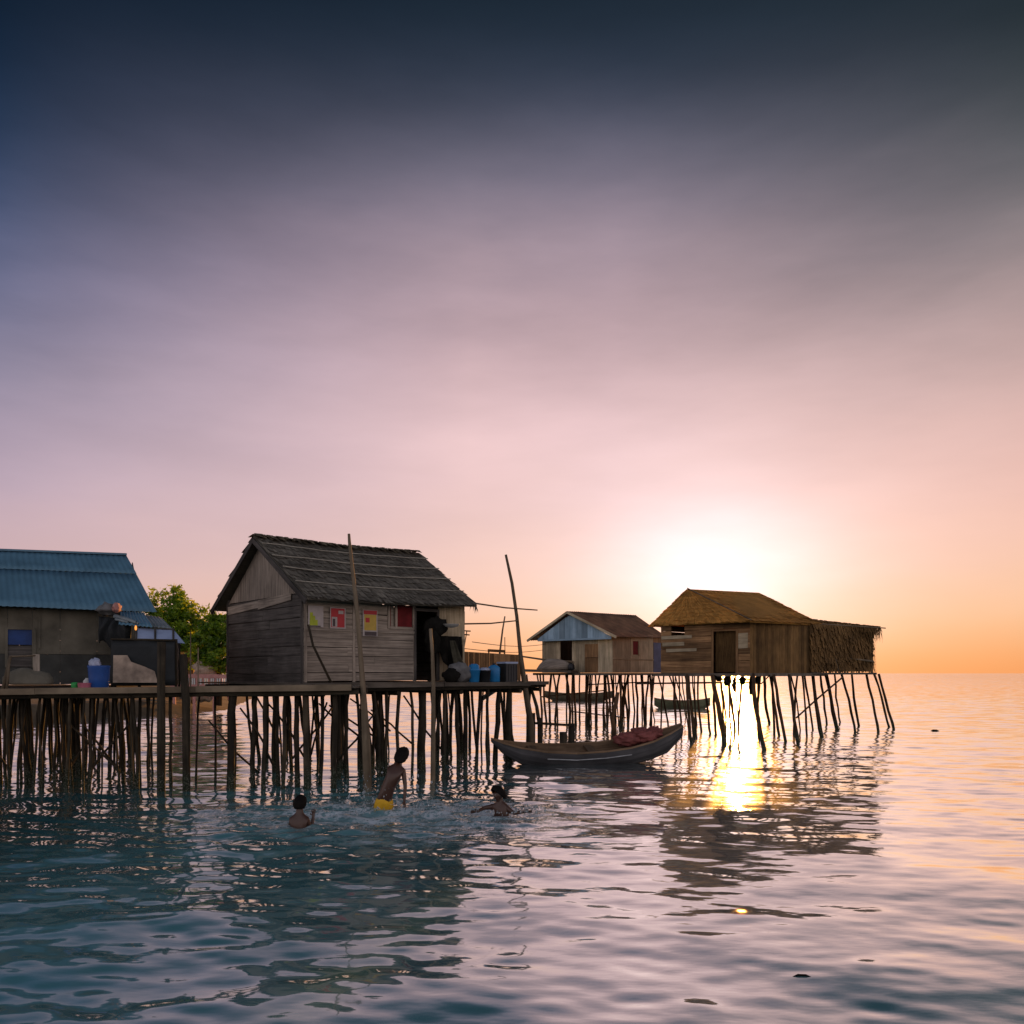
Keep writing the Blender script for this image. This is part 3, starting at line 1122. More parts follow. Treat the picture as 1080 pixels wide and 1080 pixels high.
lh = thing('stilt_house', 'low grey house with a blue corrugated iron roof at the far left', 'house', LB(-2.5, 1.5, 1.9))
rid0, rid1 = LB(-5.6, 2.8, 5.16), LB(-.42, 2.8, 5.30)
ev0, ev1 = LB(-5.6, -.05, 3.68), LB(.05, -.05, 3.63)
bk0, bk1 = LB(-5.6, 5.6, 3.65), LB(.05, 5.6, 3.65)
m = MB()
t_ = .36
up0, up1 = rid0.lerp(ev0, t_), rid1.lerp(ev1, t_)
m.sheet(up0, up1, ev0, ev1, .13, .006, 5, .012)
m.sheet(rid0, rid1, up0 + (up0 - rid0) * .03 + V((0, 0, .016)), up1 + (up1 - rid1) * .03 + V((0, 0, .016)), .13, .006, 4)
m.sheet(rid1, rid0, bk1, bk0, .13, .011, 4)
lroof = m.build('roof', 'blue_iron', lh, True, solid=.006)
m = MB()
m.beam(rid0 + V((0, 0, -.005)), rid1 + V((0, 0, -.005)) + LD * .02, .2, .05, tint=.5)
m.build('ridge_cap', 'blue_iron', lroof)
wa, wb = LB(-5.5, .28, 0), LB(-.25, .28, 0)


def lu(px):
    k = (px - 540) / F
    return (wa.y * k - wa.x) / (LD.x - LD.y * k)


def lz(px, py):
    return H + (710 - py) / F * (wa.y + LD.y * lu(px))


m = MB()
wu0, wu1 = lu(8), lu(34)
xs = [0, 1.3, wu0, wu1, wu1 + .55, wu1 + 1.3, 5.25]
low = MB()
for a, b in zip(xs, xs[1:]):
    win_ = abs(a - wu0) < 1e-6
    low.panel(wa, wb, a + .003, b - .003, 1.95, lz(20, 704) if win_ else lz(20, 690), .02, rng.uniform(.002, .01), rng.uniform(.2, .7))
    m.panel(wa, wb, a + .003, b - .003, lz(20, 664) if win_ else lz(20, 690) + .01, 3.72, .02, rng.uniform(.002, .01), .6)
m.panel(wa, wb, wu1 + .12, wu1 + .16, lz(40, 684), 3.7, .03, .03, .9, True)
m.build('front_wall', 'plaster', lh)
low.build('lower_wall', 'cement_shaded', lh)
m = MB()
m.hboards(wb, LB(-.25, 5.3, 0), 1.95, 3.7, 6, .02)
m.hboards(LB(-.25, 5.3, 0), LB(-5.5, 5.3, 0), 1.95, 3.7, 6, .02)
m.build('rear_wall', 'board_dark', lh)
m = MB()
m.panel(wb, LB(-.25, 5.3, 0), .0, 2.52, 3.71, (3.73, 5.1), .02, .0, .5)
m.panel(wb, LB(-.25, 5.3, 0), 2.52, 5.02, 3.71, (5.1, 3.73), .02, .0, .5)
m.build('gable', 'board_dark', lh)
m = MB()
m.panel(wa, wb, wu0 - .05, wu1 + .05, lz(20, 664), lz(20, 661.5), .05, .04, .8)
m.panel(wa, wb, wu0 - .05, wu0 + .005, lz(20, 704), lz(20, 664), .05, .036, .8, True)
m.panel(wa, wb, wu1 - .005, wu1 + .07, lz(20, 704), lz(20, 664), .05, .036, .8, True)
lw = m.build('window', 'plaster', lh)
m = MB()
m.panel(wa, wb, wu0 + .005, wu1 - .005, lz(20, 680), lz(20, 664), .015, .002, .5)
m.build('shutter', 'navy', lw)
m = MB()
m.panel(wa, wb, wu0 + .005, wu1 - .005, lz(20, 703), lz(20, 681), .015, -.002, .3)
m.build('lower_panel', 'board_dark', lw)
m = MB()
m.slab([LB(-5.6, -1.3, 1.87), LB(.1, -1.3, 1.87), LB(.1, 5.4, 1.87), LB(-5.6, 5.4, 1.87)], .07)
m.build('floor', 'deck', lh)
for i in range(60):
    s_, v = rng.uniform(-5.2, .0), rng.uniform(-1.2, 5.2)
    b = LB(s_, v, 0)
    pile(lh, b + V((rng.uniform(-.1, .1), 0, 1.82)), b + V((rng.uniform(-.2, .2), 0, BOT)), rng.uniform(.024, .048))

# bench / leaning rails at the very left
m = MB()
pA = P(4, 724, 16.6)
rl = thing('railing', 'pale pole railing at the far left edge of the walkway', 'railing', (pA.x, pA.y, 1.9))
m.tube([P(3, 727, 16.6), P(11, 692, 16.7)], [.035, .03], 7)
m.tube([P(7, 727, 16.62), P(9.5, 700, 16.66)], [.03, .025], 7)
m.build('post', 'bamboo', rl, True)
m = MB()
m.tube([P(10, 692.5, 16.68), P(37, 691.5, 17.2)], .016, 6)
m.build('rail', 'bamboo', rl, True)
m = MB()
m.beam(P(38.5, 722, 17.3), P(38.5, 690, 17.3), .13, .02, up=(0, 1, 0), tint=.8)
one(m, 'plank', 'board', 'short grey upright plank beside the blue shuttered window', 'plank', P(38, 722, 17.3))
m = MB()
m.blob(P(30, 722, 17.3) + V((0, 0, .0)), (.52, .2, .33), .25, 2.2, 3, flat=0)
one(m, 'tarpaulin_heap', 'plaster', 'low grey covered heap under the blue shuttered window', 'heap', P(30, 722, 17.3), shade=True)

# blue barrel, its bag, basins
bb_ = V(P(104.5, 726, 16.75))
bb_.z = wz(bb_.x) - .04
m = MB()
m.lathe(bb_, [(.155, 0), (.175, .02), (.19, .2), (.2, .4), (.21, .44), (.21, .46), (.195, .46), (.185, .40), (.16, .05)], 22)
one(m, 'barrel', 'blue_plastic', 'open dark blue plastic drum on the walkway beside the tarpaulin kitchen', 'barrel', bb_, shade=True)
m = MB()
m.blob(bb_ + V((-.09, 0, .50)), (.11, .09, .10), .5, 3, 5)
one(m, 'plastic_bag', 'bag', 'crumpled pale plastic bag on top of the dark blue drum', 'bag', bb_ + V((-.09, 0, .42)), shade=True)
b = V(P(89.5, 726, 16.6)); b.z = wz(b.x) - .04
m = MB()
m.lathe(b, [(.10, 0), (.115, .02), (.135, .12), (.14, .125), (.13, .125), (.11, .03)], 20)
one(m, 'basin', 'pink', 'small pink plastic basin left of the dark blue drum', 'basin', b, shade=True)
b = V(P(79, 726, 16.6)); b.z = wz(b.x) - .04
m = MB()
m.lathe(b, [(.05, 0), (.06, .01), (.07, .10), (.06, .13), (.03, .14)], 14)
one(m, 'bottle', 'green', 'little green container beside the pink basin', 'container', b, shade=True)
b = V(P(92, 726, 16.95)); b.z = wz(b.x) - .04
m = MB()
m.lathe(b, [(.06, 0), (.07, .01), (.075, .16), (.04, .2), (.03, .22)], 14)
one(m, 'bottle', 'white', 'small white container behind the pink basin', 'container', b, shade=True)

# ------------------------------------------------------------------ tarpaulin kitchen
k0, k1 = PZ(117, 17.5, 0), PZ(184.5, 17.7, 0)
kb1, kb0 = PZ(188, 19.6, 0), PZ(120, 19.4, 0)
kit = thing('lean_to_kitchen', 'small black tarpaulin kitchen shed with cloudy window sheets, right of the blue roofed house', 'shed', ((k0.x + k1.x) / 2, 17.6, 1.9))
Lk = (k1 - k0).length
m = MB()
kz = [1.94, H + (710 - 675) / F * 17.5, H + (710 - 677) / F * 17.7]
n = 26
for (a, b, ln) in ((k0, k1, Lk), (k1, kb1, (kb1 - k1).length), (kb1, kb0, (kb1 - kb0).length)):
    d = (b - a).normalized()
    nr = V((d.y, -d.x, 0))
    for i in range(n):
        for j in range(6):
            def q(i, j):
                p = a.lerp(b, i / n)
                bulge = .035 * mnoise.noise(V((p.x * 3, p.y * 3, j * .6))) * (1 if 0 < i < n else 0)
                return V((p.x, p.y, kz[0] + (kz[1] - kz[0]) * j / 6)) + nr * bulge
            m.poly([q(i, j), q(i + 1, j), q(i + 1, j + 1), q(i, j + 1)])
m.build('tarpaulin_wall', 'tarp', kit, True, solid=.008)
m = MB()
for p in (k0, k1, kb1, kb0, k0.lerp(k1, .42)):
    m.tube([V((p.x, p.y + .06, 1.85)), V((p.x, p.y + .06, kz[1] + .03))], .03, 7)
m.tube([V((k0.x, k0.y, kz[1] + .02)), V((k1.x, k1.y, kz[1]))], .022, 6)
m.build('frame', 'pile', kit, True)
m = MB()
nr = V((0, -1, 0))
outline = [(119, 720), (119.5, 691), (134, 691), (138, 698), (152, 703), (163, 708), (166, 720)]
yk = 17.43
pts = [P(a, b, yk) for a, b in outline]
m.poly(pts, None, .6)
m.poly([p + V((0, .02, 0)) for p in pts[::-1]], None, .6)
m.build('sacking_patch', 'sacking', kit)
# cloudy window sheets above the tarpaulin, leaning back
pan = thing_pan = MB()
y0, y1 = 17.75, 18.35
for (a, b, c, d) in (((144, 675), (163, 676.5), (163, 663.5), (144.5, 661)), ((164.5, 676.5), (182, 678), (182, 664), (164.5, 663.5))):
    m = MB()
    m.slab([P(*a, y0), P(*b, y0), P(*c, y1), P(*d, y1)], .012)
    m.build('window_sheet', 'pane', kit)
m = MB()
tri = [P(183.5, 678, y0), P(195, 678.5, y0 + .1), P(183.5, 664.5, y1)]
m.poly(tri)
m.poly([p + V((0, .015, -.005)) for p in tri[::-1]])
m.build('window_sheet', 'pane', kit)
m = MB()
for a, b in (((163.7, 677), (163.7, 662)), ((182.8, 678), (182.8, 663)), ((143.5, 675), (144, 660.5))):
    m.beam(P(*a, y0 - .02), P(*b, y1 - .02), .03, .03, up=(0, 1, 0), tint=.3)
m.beam(P(143, 661, y1 - .02), P(184, 663.8, y1 - .02), .03, .03, tint=.3)
m.build('window_frame', 'board_dark', kit)
m = MB()
m.sheet(P(127, 644.5, 19.4), P(151, 645.5, 19.4), P(125, 659, 18.2), P(161, 662, 18.2), .09, .01, 4, .03)
kr = m.build('roof', 'blue_iron', kit, True, solid=.006)
m = MB()
m.sheet(P(151, 648, 19.6), P(170, 651, 19.6), P(160, 661.5, 18.45), P(182, 663.5, 18.45), .09, .01, 4, .03)
m.build('roof_sheet', 'grey_iron', kr, True, solid=.006)

for (c, r, mat, name, label, cat, sd) in (
    (P(114, 643, 18.9), (.24, .24, .14), 'grey_sack', 'rolled_mat', 'rolled grey mat lying on the corner of the blue roof', 'mat', 1),
    (P(123, 641, 18.8), (.07, .16, .10), 'coral', 'cloth_bundle', 'small pinkish cloth bundle beside the rolled grey mat', 'bundle', 2),
):
    m = MB()
    m.blob(c, r, .4, 2.4, sd)
    one(m, name, mat, label, cat, c - V((0, 0, r[2])), shade=True)
m = MB()  # draped black sheet added to stand for the shade under the roof corner
for i in range(26):
    for j in range(12):
        def q(i, j):
            s_, t_ = i / 26, j / 12
            p = P(104 + 34 * s_, 650 + 4 * s_, 18.9 - .3 * s_)
            drop = .66 * t_ * (1 - .75 * abs(s_ - .42) ** 1.2) * (1 + .12 * math.sin(s_ * 21))
            return p + V((.05 * math.sin(t_ * 4 + s_ * 6), .07 * math.sin(s_ * 19 + t_ * 1.5) - .35 * math.sin(math.pi * t_) * .4, -drop))
        m.poly([q(i, j + 1), q(i + 1, j + 1), q(i + 1, j), q(i, j)])
one(m, 'shade_sheet', 'tarp', 'black sheet added for the shade under the right corner of the blue roof', 'tarpaulin', P(120, 675, 18.7), shade=True, solid=.012)
m = MB()
m.tube([P(121, 650, 18.5), P(136, 654, 18.4), P(146, 658, 18.3)], [.05, .045, .03], 7)
m.tube([P(122, 653, 18.42), P(135, 656.5, 18.35)], .03, 7)
one(m, 'folded_umbrella', 'grey_iron', 'pale grey folded sunshade lying along the kitchen roof edge', 'sunshade', P(122, 655, 18.45), shade=True)
c = P(143.2, 662, 17.7)  # glowing shape added for sunlight coming through a gap
lm = thing('sun_glow', 'small orange glow added for sunlight through a gap at the edge of the kitchen roof', 'sun_glow', c)
m = MB()
m.lathe(c - V((0, 0, .075)), [(.01, .02), (.02, .035), (.024, .07), (.02, .10), (.01, .12)], 14)
m.build('glow_shape', 'sun_glow', lm, True)
m = MB()
m.tube([c + V((0, 0, .06)), c + V((0, .02, .14))], .01, 6)
m.build('added_cord', 'wire', lm)

# ------------------------------------------------------------------ clutter by the door of the thatched house
c = HB(hu(450), -.28, hz(450, 660))
m = MB()
m.blob(c + V((.03, 0, -.05)), (.30, .13, .24), .35, 2.6, 4)
m.blob(c + V((-.02, -.03, -.32)), (.2, .10, .38), .4, 2.6, 9)
one(m, 'bundle', 'dark_cloth', 'big dark bundle of nets hanging in the doorway of the thatched house', 'bundle', c - V((0, 0, .6)), shade=True)
c = HB(3.72, -.3, 3.1)
m = MB()
for i in range(22):
    for j in range(10):
        def q(i, j):
            s_ = i / 22
            w = .78 * (1 - .32 * j / 10)
            return c + UD * ((s_ - .5) * w + .08 * j / 10) + VD * (.05 * math.sin(s_ * 15 + j * .25)) - V((0, 0, (.09 + .012 * math.sin(s_ * 9)) * j * (1 if abs(s_ - .6) < .3 else .7)))
        m.poly([q(i, j + 1), q(i + 1, j + 1), q(i + 1, j), q(i, j)])
one(m, 'hanging_cloth', 'dark_cloth', 'black cloth hung over a line right of the doorway', 'cloth', c - V((0, 0, .9)), shade=True, solid=.012)
c = HB(hu(463) - .02, -.55, 2.98)
m = MB()
for i in range(14):
    for j in range(10):
        def q(i, j):
            s_ = i / 14
            w = .12 + .035 * j
            return c + UD * ((s_ - .3) * w + .03 * j) + VD * (.03 * math.sin(s_ * 12 + j * .4)) - V((0, 0, .098 * j))
        m.poly([q(i, j + 1), q(i + 1, j + 1), q(i + 1, j), q(i, j)])
one(m, 'fishing_net', 'olive_cloth', 'grey olive net draped down to the deck beside the slim pole', 'net', c - V((0, 0, .98)), shade=True, solid=.015)
c = HB(hu(460), -.62, hz(460, 661))
m = MB()
m.lathe(c, [(.02, -.05), (.14, -.025), (.2, .03), (.205, .035), (.19, .035), (.13, -.01)], 18)
one(m, 'bowl', 'white', 'white rimmed bowl hung on top of the slim pole', 'bowl', c, shade=True)


def onp(px, v):
    k = (px - 540) / F
    c = HB(0, v, 0)
    s_ = (c.y * k - c.x) / (UD.x - UD.y * k)
    p = c + UD * s_
    p.z = FL - .016
    return p


c = onp(484, -.75)
m = MB()
m.blob(c + V((0, 0, .24)), (.30, .2, .25), .38, 2.6, 12, flat=-.24)
one(m, 'sack', 'grey_sack', 'bulging pale grey sack on the platform right of the doorway', 'sack', c, shade=True)
c = onp(476, -.9)
m = MB()
m.blob(c + V((0, 0, .16)), (.2, .16, .17), .3, 2.6, 14, flat=-.16)
one(m, 'sack', 'dark_cloth', 'small black sack slumped in front of the pale grey sack', 'sack', c, shade=True)
c = onp(500, -.95)
m = MB()
m.lathe(c, [(.11, 0), (.12, .01), (.14, .27), (.15, .28), (.15, .31), (.13, .32), (.12, .40), (.06, .44)], 20)
one(m, 'bucket', 'mid_blue', 'round blue bucket with lid next to the pale grey sack', 'bucket', c, shade=True)
c = onp(511, -.95)
m = MB()
m.lathe(c, [(.12, 0), (.13, .01), (.155, .26), (.165, .265), (.165, .285), (.14, .285), (.13, .2)], 20)
tb = one(m, 'tub', 'black_plastic', 'low black tub between the blue bucket and the blue jerrycan', 'tub', c, shade=True)
m = MB()
m.blob(c + V((0, 0, .30)), (.13, .11, .05), .4, 4, 3)
one(m, 'plastic_bag', 'bag', 'pale plastic bag lying in the low black tub', 'bag', c + V((0, 0, .25)), shade=True)
c = onp(521, -.85)
jc = thing('jerrycan', 'bright blue jerrycan left of the black crate', 'jerrycan', c)
m = MB()
m.lathe(c, [(.13, 0), (.145, .015), (.15, .30), (.145, .36), (.09, .40), (.05, .42)], 16, sx=1, sy=.7)
m.build('body', 'mid_blue', jc, True)
m = MB()
m.lathe(c + V((0, 0, .42)), [(.035, 0), (.04, .005), (.04, .04), (.035, .045)], 12)
m.build('cap', 'black_plastic', jc, True)
c = onp(535, -.85)
cr = thing('crate', 'black box with pale blue lid at the right end of the platform', 'box', c)
m = MB()
q = [c + UD * a + VD * b for a, b in ((-.19, -.16), (.19, -.16), (.19, .16), (-.19, .16))]
m.hexa(q, [p + V((0, 0, .45)) for p in q], .4, .3)
for i in range(5):
    a = -.17 + i * .085
    m.beam(c + UD * a - VD * .166 + V((0, 0, .02)), c + UD * a - VD * .166 + V((0, 0, .42)), .02, .012, up=(UD.y, -UD.x, 0))
m.build('body', 'black_plastic', cr)
m = MB()
q = [c + UD * a + VD * b + V((0, 0, .452)) for a, b in ((-.205, -.175), (.205, -.175), (.205, .175), (-.205, .175))]
m.hexa(q, [p + V((0, 0, .045)) for p in q], .4, .3)
m.build('lid', 'pane', cr)

# brown windbreak at the back right of the platform, with things beyond it
f0, f1 = PZ(489, 23.3, 0), PZ(549, 23.6, 0)
wbk = thing('windbreak', 'brown board windbreak at the back of the platform right of the thatched house', 'fence', ((f0.x + f1.x) / 2, 23.5, FL))
Lf = (f1 - f0).length
m = MB()
m.vboards(f0, f1, 11, FL - .01, lambda u: 2.79 - .085 * u / Lf - .0 + .0, .02)
m.build('board_panel', 'board_brown', wbk)
m = MB()
for s_ in (.02, .5, .98):
    p = f0.lerp(f1, s_)
    m.tube([V((p.x, p.y + .06, FL - .2)), V((p.x, p.y + .06, 2.72))], .035, 7)
m.build('post', 'pile', wbk, True)
c = P(524, 691, 24.4)
tbl = thing('table', 'small dark table showing above the brown windbreak', 'table', V((c.x, c.y, FL - .02)))
m = MB()
m.beam(P(514.5, 686, 24.4), P(533, 687, 24.4), .35, .07, tint=.2)
m.build('tabletop', 'board_brown', tbl)
for px in (515.5, 532):
    for dy in (-.12, .12):
        m = MB()
        a = P(px, 687.5, 24.4 + dy)
        m.beam(V((a.x, a.y, FL - .3)), a, .04, .04, tint=.2)
        m.build('leg', 'board_brown', tbl)
m = MB()
m.tube([V((P(526.5, 690, 24.8).x, 24.8, FL - 1)), P(527, 690, 24.8), P(530, 665, 24.8), P(532.5, 650, 24.8)], [.035, .03, .025, .02], 7)
one(m, 'pole', 'bamboo', 'thin leaning pole rising behind the brown windbreak', 'pole', V((P(527, 690, 24.8).x, 24.8, 0)), shade=True)
m = MB()
m.tube([V((P(532.5, 690, 25).x, 25, FL - 1)), P(532.6, 690, 25), P(532.4, 672, 25)], .013, 6)
one(m, 'pole', 'bamboo', 'shortest thin pole behind the brown windbreak, right of the leaning one', 'pole', V((P(532.5, 690, 25).x, 25, 0)), shade=True)
c = P(492, 680, 22.2)
an = thing('antenna', 'small television antenna sticking out from the right corner of the thatched house', 'antenna', c)
m = MB()
m.tube([P(489.5, 683, 22.2), P(492.5, 665, 22.2)], .014, 6)
m.build('mast', 'wire', an)
for py, hw in ((665.5, 4), (669.5, 2.8)):
    m = MB()
    m.tube([P(492.5 - hw, py - .3, 22.2), P(492.5 + hw, py + .2, 22.2)], .016, 6)
    m.build('crossbar', 'wire', an)
for a, b, label in (((498, 677), (575, 679.5), 'upper thin cable strung from the thatched house to the blue gabled house'), ((490, 684), (573, 685.5), 'lower thin cable strung from the thatched house to the blue gabled house')):
    m = MB()
    p, q = P(*a, 22.8), P(*b, 35.0)
    m.tube([p.lerp(q, i / 8) - V((0, 0, .10 * math.sin(math.pi * i / 8))) for i in range(9)], .010, 5)
    one(m, 'cable', 'wire', label, 'cable', p)
# drain pipe / plank under the platform
m = MB()
m.tube([P(507, 738, 22.6), P(528, 724, 22.0)], .06, 9)
one(m, 'drain_pipe', 'grey_iron', 'pale grey pipe slanting down under the right end of the platform', 'pipe', P(507, 738, 22.6), shade=True)

# ------------------------------------------------------------------ the house with the pale blue gable
mh = thing('stilt_house', 'pale board house with a light blue gable and rusty roof, on thin stilts', 'house', V((3.2, 35, 2.2)))
c0, c1, c2 = PZ(646, 33.0, 0), PZ(572, 35.4, 0), PZ(703, 37.2, 0)
c3 = c1 + c2 - c0
ZF, ZE = 2.22, 3.66
m = MB()
Lg = (c0 - c1).length


def mpx(a, b, px):
    d = (b - a).normalized()
    k = (px - 540) / F
    return (a.y * k - a.x) / (d.x - d.y * k)


g = lambda px: mpx(c1, c0, px)
s2 = lambda px: mpx(c0, c2, px)
dz = 3.50
for (p, q, lo, hi, tn) in ((572, 579, ZF, ZE, .8), (579, 591, ZF, ZE, .6), (591, 603.5, dz, ZE, .7), (603.5, 611, ZF, ZE, .45), (611, 617, ZF, ZE, .6), (631, 646, ZF, ZE, .55)):
    m.vboards(c1, c0, max(1, int((q - p) / 3.4)), lo, hi, .02, u0=max(0, g(p)), u1=g(q), tint=None)
m.vboards(c1, c0, 2, 3.35, ZE, .02, u0=g(617), u1=g(631))
m.build('front_wall', 'board_pale', mh)
m = MB()
m.vboards(c1, c0, 2, ZF, 2.8, .02, u0=g(617), u1=g(631), tint=.3)
m.vboards(c1, c0, 2, 2.82, 3.35, .02, u0=g(617), u1=g(631), tint=.5)
m.build('brown_panel', 'board_brown', mh)
m = MB()
ztop = lambda u: 3.68 + .03 * u
m.vboards(c0, c2, 3, ZF, ztop, .02, u0=0, u1=s2(665))
m.vboards(c0, c2, 2, ZF, 2.95, .02, u0=s2(665), u1=s2(674))
m.vboards(c0, c2, 2, ZF, ztop, .02, u0=s2(674), u1=s2(689))
m.panel(c0, c2, 0, s2(689), 2.74, 2.79, .03, .03, .3)
m.build('side_wall', 'board_pale', mh)
m = MB()
m.panel(c0, c2, s2(667), s2(673), 2.95, 3.5, .02, -.01, .2, True)
fw = m.build('window', 'maroon', mh)
m = MB()
m.panel(c0, c2, s2(665), s2(667), 2.9, 3.74, .03, .025, .6, True)
m.panel(c0, c2, s2(673), s2(674.5), 2.9, 3.74, .03, .025, .6, True)
m.panel(c0, c2, s2(667), s2(673), 3.5, 3.74, .03, .022, .6)
m.build('window_frame', 'board_pale', fw)
m = MB()
m.vboards(c0, c2, 2, ZF, 3.5, .02, u0=s2(689.3), u1=s2(698), tint=.5)
m.build('door', M['blue_paint'] if False else smooth('slate_blue_paint', (.09, .11, .20), .7, 0, .3, 3), mh)
m = MB()
m.vboards(c0, c2, 2, ZF, 3.5, .02, u0=s2(698.3), u1=s2(703))
m.vboards(c0, c2, 3, 3.5, ztop, .02, u0=s2(689.3), u1=s2(703))
m.build('end_wall', 'board_brown', mh)
m = MB()
m.vboards(c2, c3, 10, ZF, ZE, .02)
m.vboards(c3, c1, 10, ZF, ZE, .02)
m.build('rear_wall', 'board_dark', mh)
apex = P(598, 644.5, 34.0)
apx2 = P(671, 649, 38.6)
el, er = P(556, 675, 35.6), P(650, 671, 32.6)
er2, el2 = P(705, 672.5, 37.3), P(620, 676, 40.5)
m = MB()
m.sheet(apex, apx2, er, er2, .16, .014, 5, .02)
m.sheet(apx2, apex, el2, el, .16, .014, 5, .02)
mr = m.build('roof', 'rust_iron', mh, True, solid=.012)
m = MB()
m.beam(apex - V((0, .03, .05)), el - V((0, .03, .04)), .05, .09, tint=.9)
m.beam(apex - V((0, .03, .05)), er - V((0, .03, .04)), .05, .09, tint=.9)
m.build('rake_board', 'board_pale', mr)
m = MB()
gl, gr = V((el.x, el.y, 0)).lerp(V((er.x, er.y, 0)), .13), V((el.x, el.y, 0)).lerp(V((er.x, er.y, 0)), .95)
Lgg = (gr - gl).length
ax = (V((apex.x, apex.y, 0)) - gl).dot((gr - gl).normalized())
zb = 3.58


def mg(u):
    t = u / ax if u < ax else (Lgg - u) / (Lgg - ax)
    return zb + .03 + max(0, t) * (apex.z - zb - .16)


m.vboards(gl, gr, 13, zb, mg, .02)
m.panel(gl, gr, 0, Lgg, zb - .07, zb - .003, .03, .02, .5)
m.build('gable', 'blue_paint', mh)
m = MB()
m.slab([V((p.x, p.y, ZF - .01)) for p in (PZ(562, 35.3, 0), PZ(646.5, 32.4, 0), PZ(707, 37, 0), PZ(625, 40, 0))], .09)
m.build('floor', 'deck', mh)
PR = [(567, 762, 35.5), (573, 760, 37), (581, 763, 36), (590, 758, 37), (597, 768, 34.5), (604, 768, 34), (611, 756, 37.5), (619, 764, 35), (628, 758, 37), (641, 767, 33.5), (655, 767, 33.2), (660, 764, 34.5), (666, 766, 34), (670, 765, 35), (676, 762, 36.5), (684, 760, 37), (690, 764, 36)]
for px, py, y in PR:
    t = PZ(px, y, ZF - .08)
    b = PZ(px + rng.uniform(-2, 6), y, 0)
    b.z = BOT
    pile(mh, t, b, rng.uniform(.035, .06), 'pile_brown', .05)
for i in range(22):
    t = c1.lerp(c0, rng.random()).lerp(c3.lerp(c2, rng.random()), rng.uniform(.2, 1))
    t.z = ZF - .08
    b = t + V((rng.uniform(-.2, .3), rng.uniform(-.3, .3), 0))
    b.z = BOT
    pile(mh, t, b, rng.uniform(.03, .055), 'pile_brown', .06)
m = MB()
for a, b, y in (((571, 735), (640, 728), 35.5), ((600, 750), (660, 757), 34), ((620, 722), (690, 719), 35)):
    m = MB()
    m.tube([P(*a, y), P(*b, y)], .025, 6)
    m.build('brace', 'pile_brown', mh)
# porch ramp and the upturned canoe on it
m = MB()
p, q = P(543, 690, 33.9), P(604, 698, 34.2)
m.tube([P(548, 692, 34.6), P(575, 696, 34.4), P(605, 698, 34.2)], [.035, .04, .04], 7)
one(m, 'handrail', 'bamboo', 'thin pole handrail in front of the blue gabled house', 'rail', p)
m = MB()
m.beam(P(552, 707, 34.8), P(607, 708.5, 33.9), 1.1, .10, tint=.5)
pr = one(m, 'porch', 'deck', 'narrow grey porch in front of the door of the blue gabled house', 'porch', P(580, 708, 34.4))
for px in (556, 570, 584, 598):
    pile(pr, PZ(px, 34.3, 2.15), PZ(px + 3, 34.3, BOT), .04, 'pile_brown')


def boat(name, label, stations, mat_out, mat_in, roll, thwarts=(), group=None, stripe=False, rimw=.035):
    """stations: (centre point on the gunwale plane incl. z, half width, keel depth below gunwale)"""
    pts = [V(s[0]) for s in stations]
    c = sum(pts, V()) / len(pts)
    t = thing(name, label, 'boat', V((c.x, c.y, 0)), group)
    outer, inner = [], []
    nsec = 13
    for i, (p, hw, kd) in enumerate(stations):
        p = V(p)
        d = (pts[min(i + 1, len(pts) - 1)] - pts[max(0, i - 1)])
        d.z = 0
        d.normalize()
        sd = V((d.y, -d.x, 0))
        ro, ri = [], []
        for k in range(nsec):
            a = -1 + 2 * k / (nsec - 1)
            prof = 1 - abs(a) ** 2.3
            wv = math.copysign(abs(a) ** .75, a)
            ro.append(p + sd * hw * wv - V((0, 0, kd * prof + roll * hw * wv)))
            hi_ = max(.004, hw - rimw)
            ri.append(p + sd * hi_ * wv - V((0, 0, max(0, (kd - .05)) * prof + roll * hi_ * wv)))
        outer.append(ro)
        inner.append(ri)

    def skin(mb, rings, flip):
        for i in range(len(rings) - 1):
            for k in range(nsec - 1):
                q = [rings[i][k], rings[i + 1][k], rings[i + 1][k + 1], rings[i][k + 1]]
                mb.poly(q if not flip else q[::-1], [(q_.x, k * .1 + (.1 if n_ > 1 else 0)) for n_, q_ in enumerate(q)], .5 + .3 * ((k * 7) % 3 - 1))
    m = MB()
    skin(m, outer, False)
    m.poly(outer[0][::-1], None, .5)
    m.poly(outer[-1])
    hl = m.build('hull', mat_out, t, True)
    m = MB()
    skin(m, inner, True)
    m.build('inner_planking', mat_in, t, True)
    m = MB()
    for sgn in (0, nsec - 1):
        for i in range(len(outer) - 1):
            a, b, e, f = outer[i][sgn], outer[i + 1][sgn], inner[i + 1][sgn], inner[i][sgn]
            u = V((0, 0, .018))
            q = [a - u, b - u, e - u, f - u] if sgn else [f - u, e - u, b - u, a - u]
            m.hexa(q, [x + u * 2 for x in q], .3, .05, .7)
    m.build('gunwale', mat_in, t)
    for s_ in thwarts:
        i = int(s_)
        fr = s_ - i
        a, b = outer[i][0].lerp(outer[i + 1][0], fr), outer[i][-1].lerp(outer[i + 1][-1], fr)
        a, b = a.lerp(b, .06), b.lerp(a, .06)
        m = MB()
        m.beam(a - V((0, 0, .06)), b - V((0, 0, .06)), .2, .03)
        m.build('thwart', mat_in, t)
    if stripe:
        m = MB()
        for i in range(3, 6):
            a, b = outer[i], outer[i + 1]
            k = stripe
            p, q = a[k], b[k]
            off = V((0, -.012, .0))
            m.beam(p + off, q + off, .012, .02, tint=.5)
        m.build('rub_strip', 'stripe', t)
    return t, outer, inner


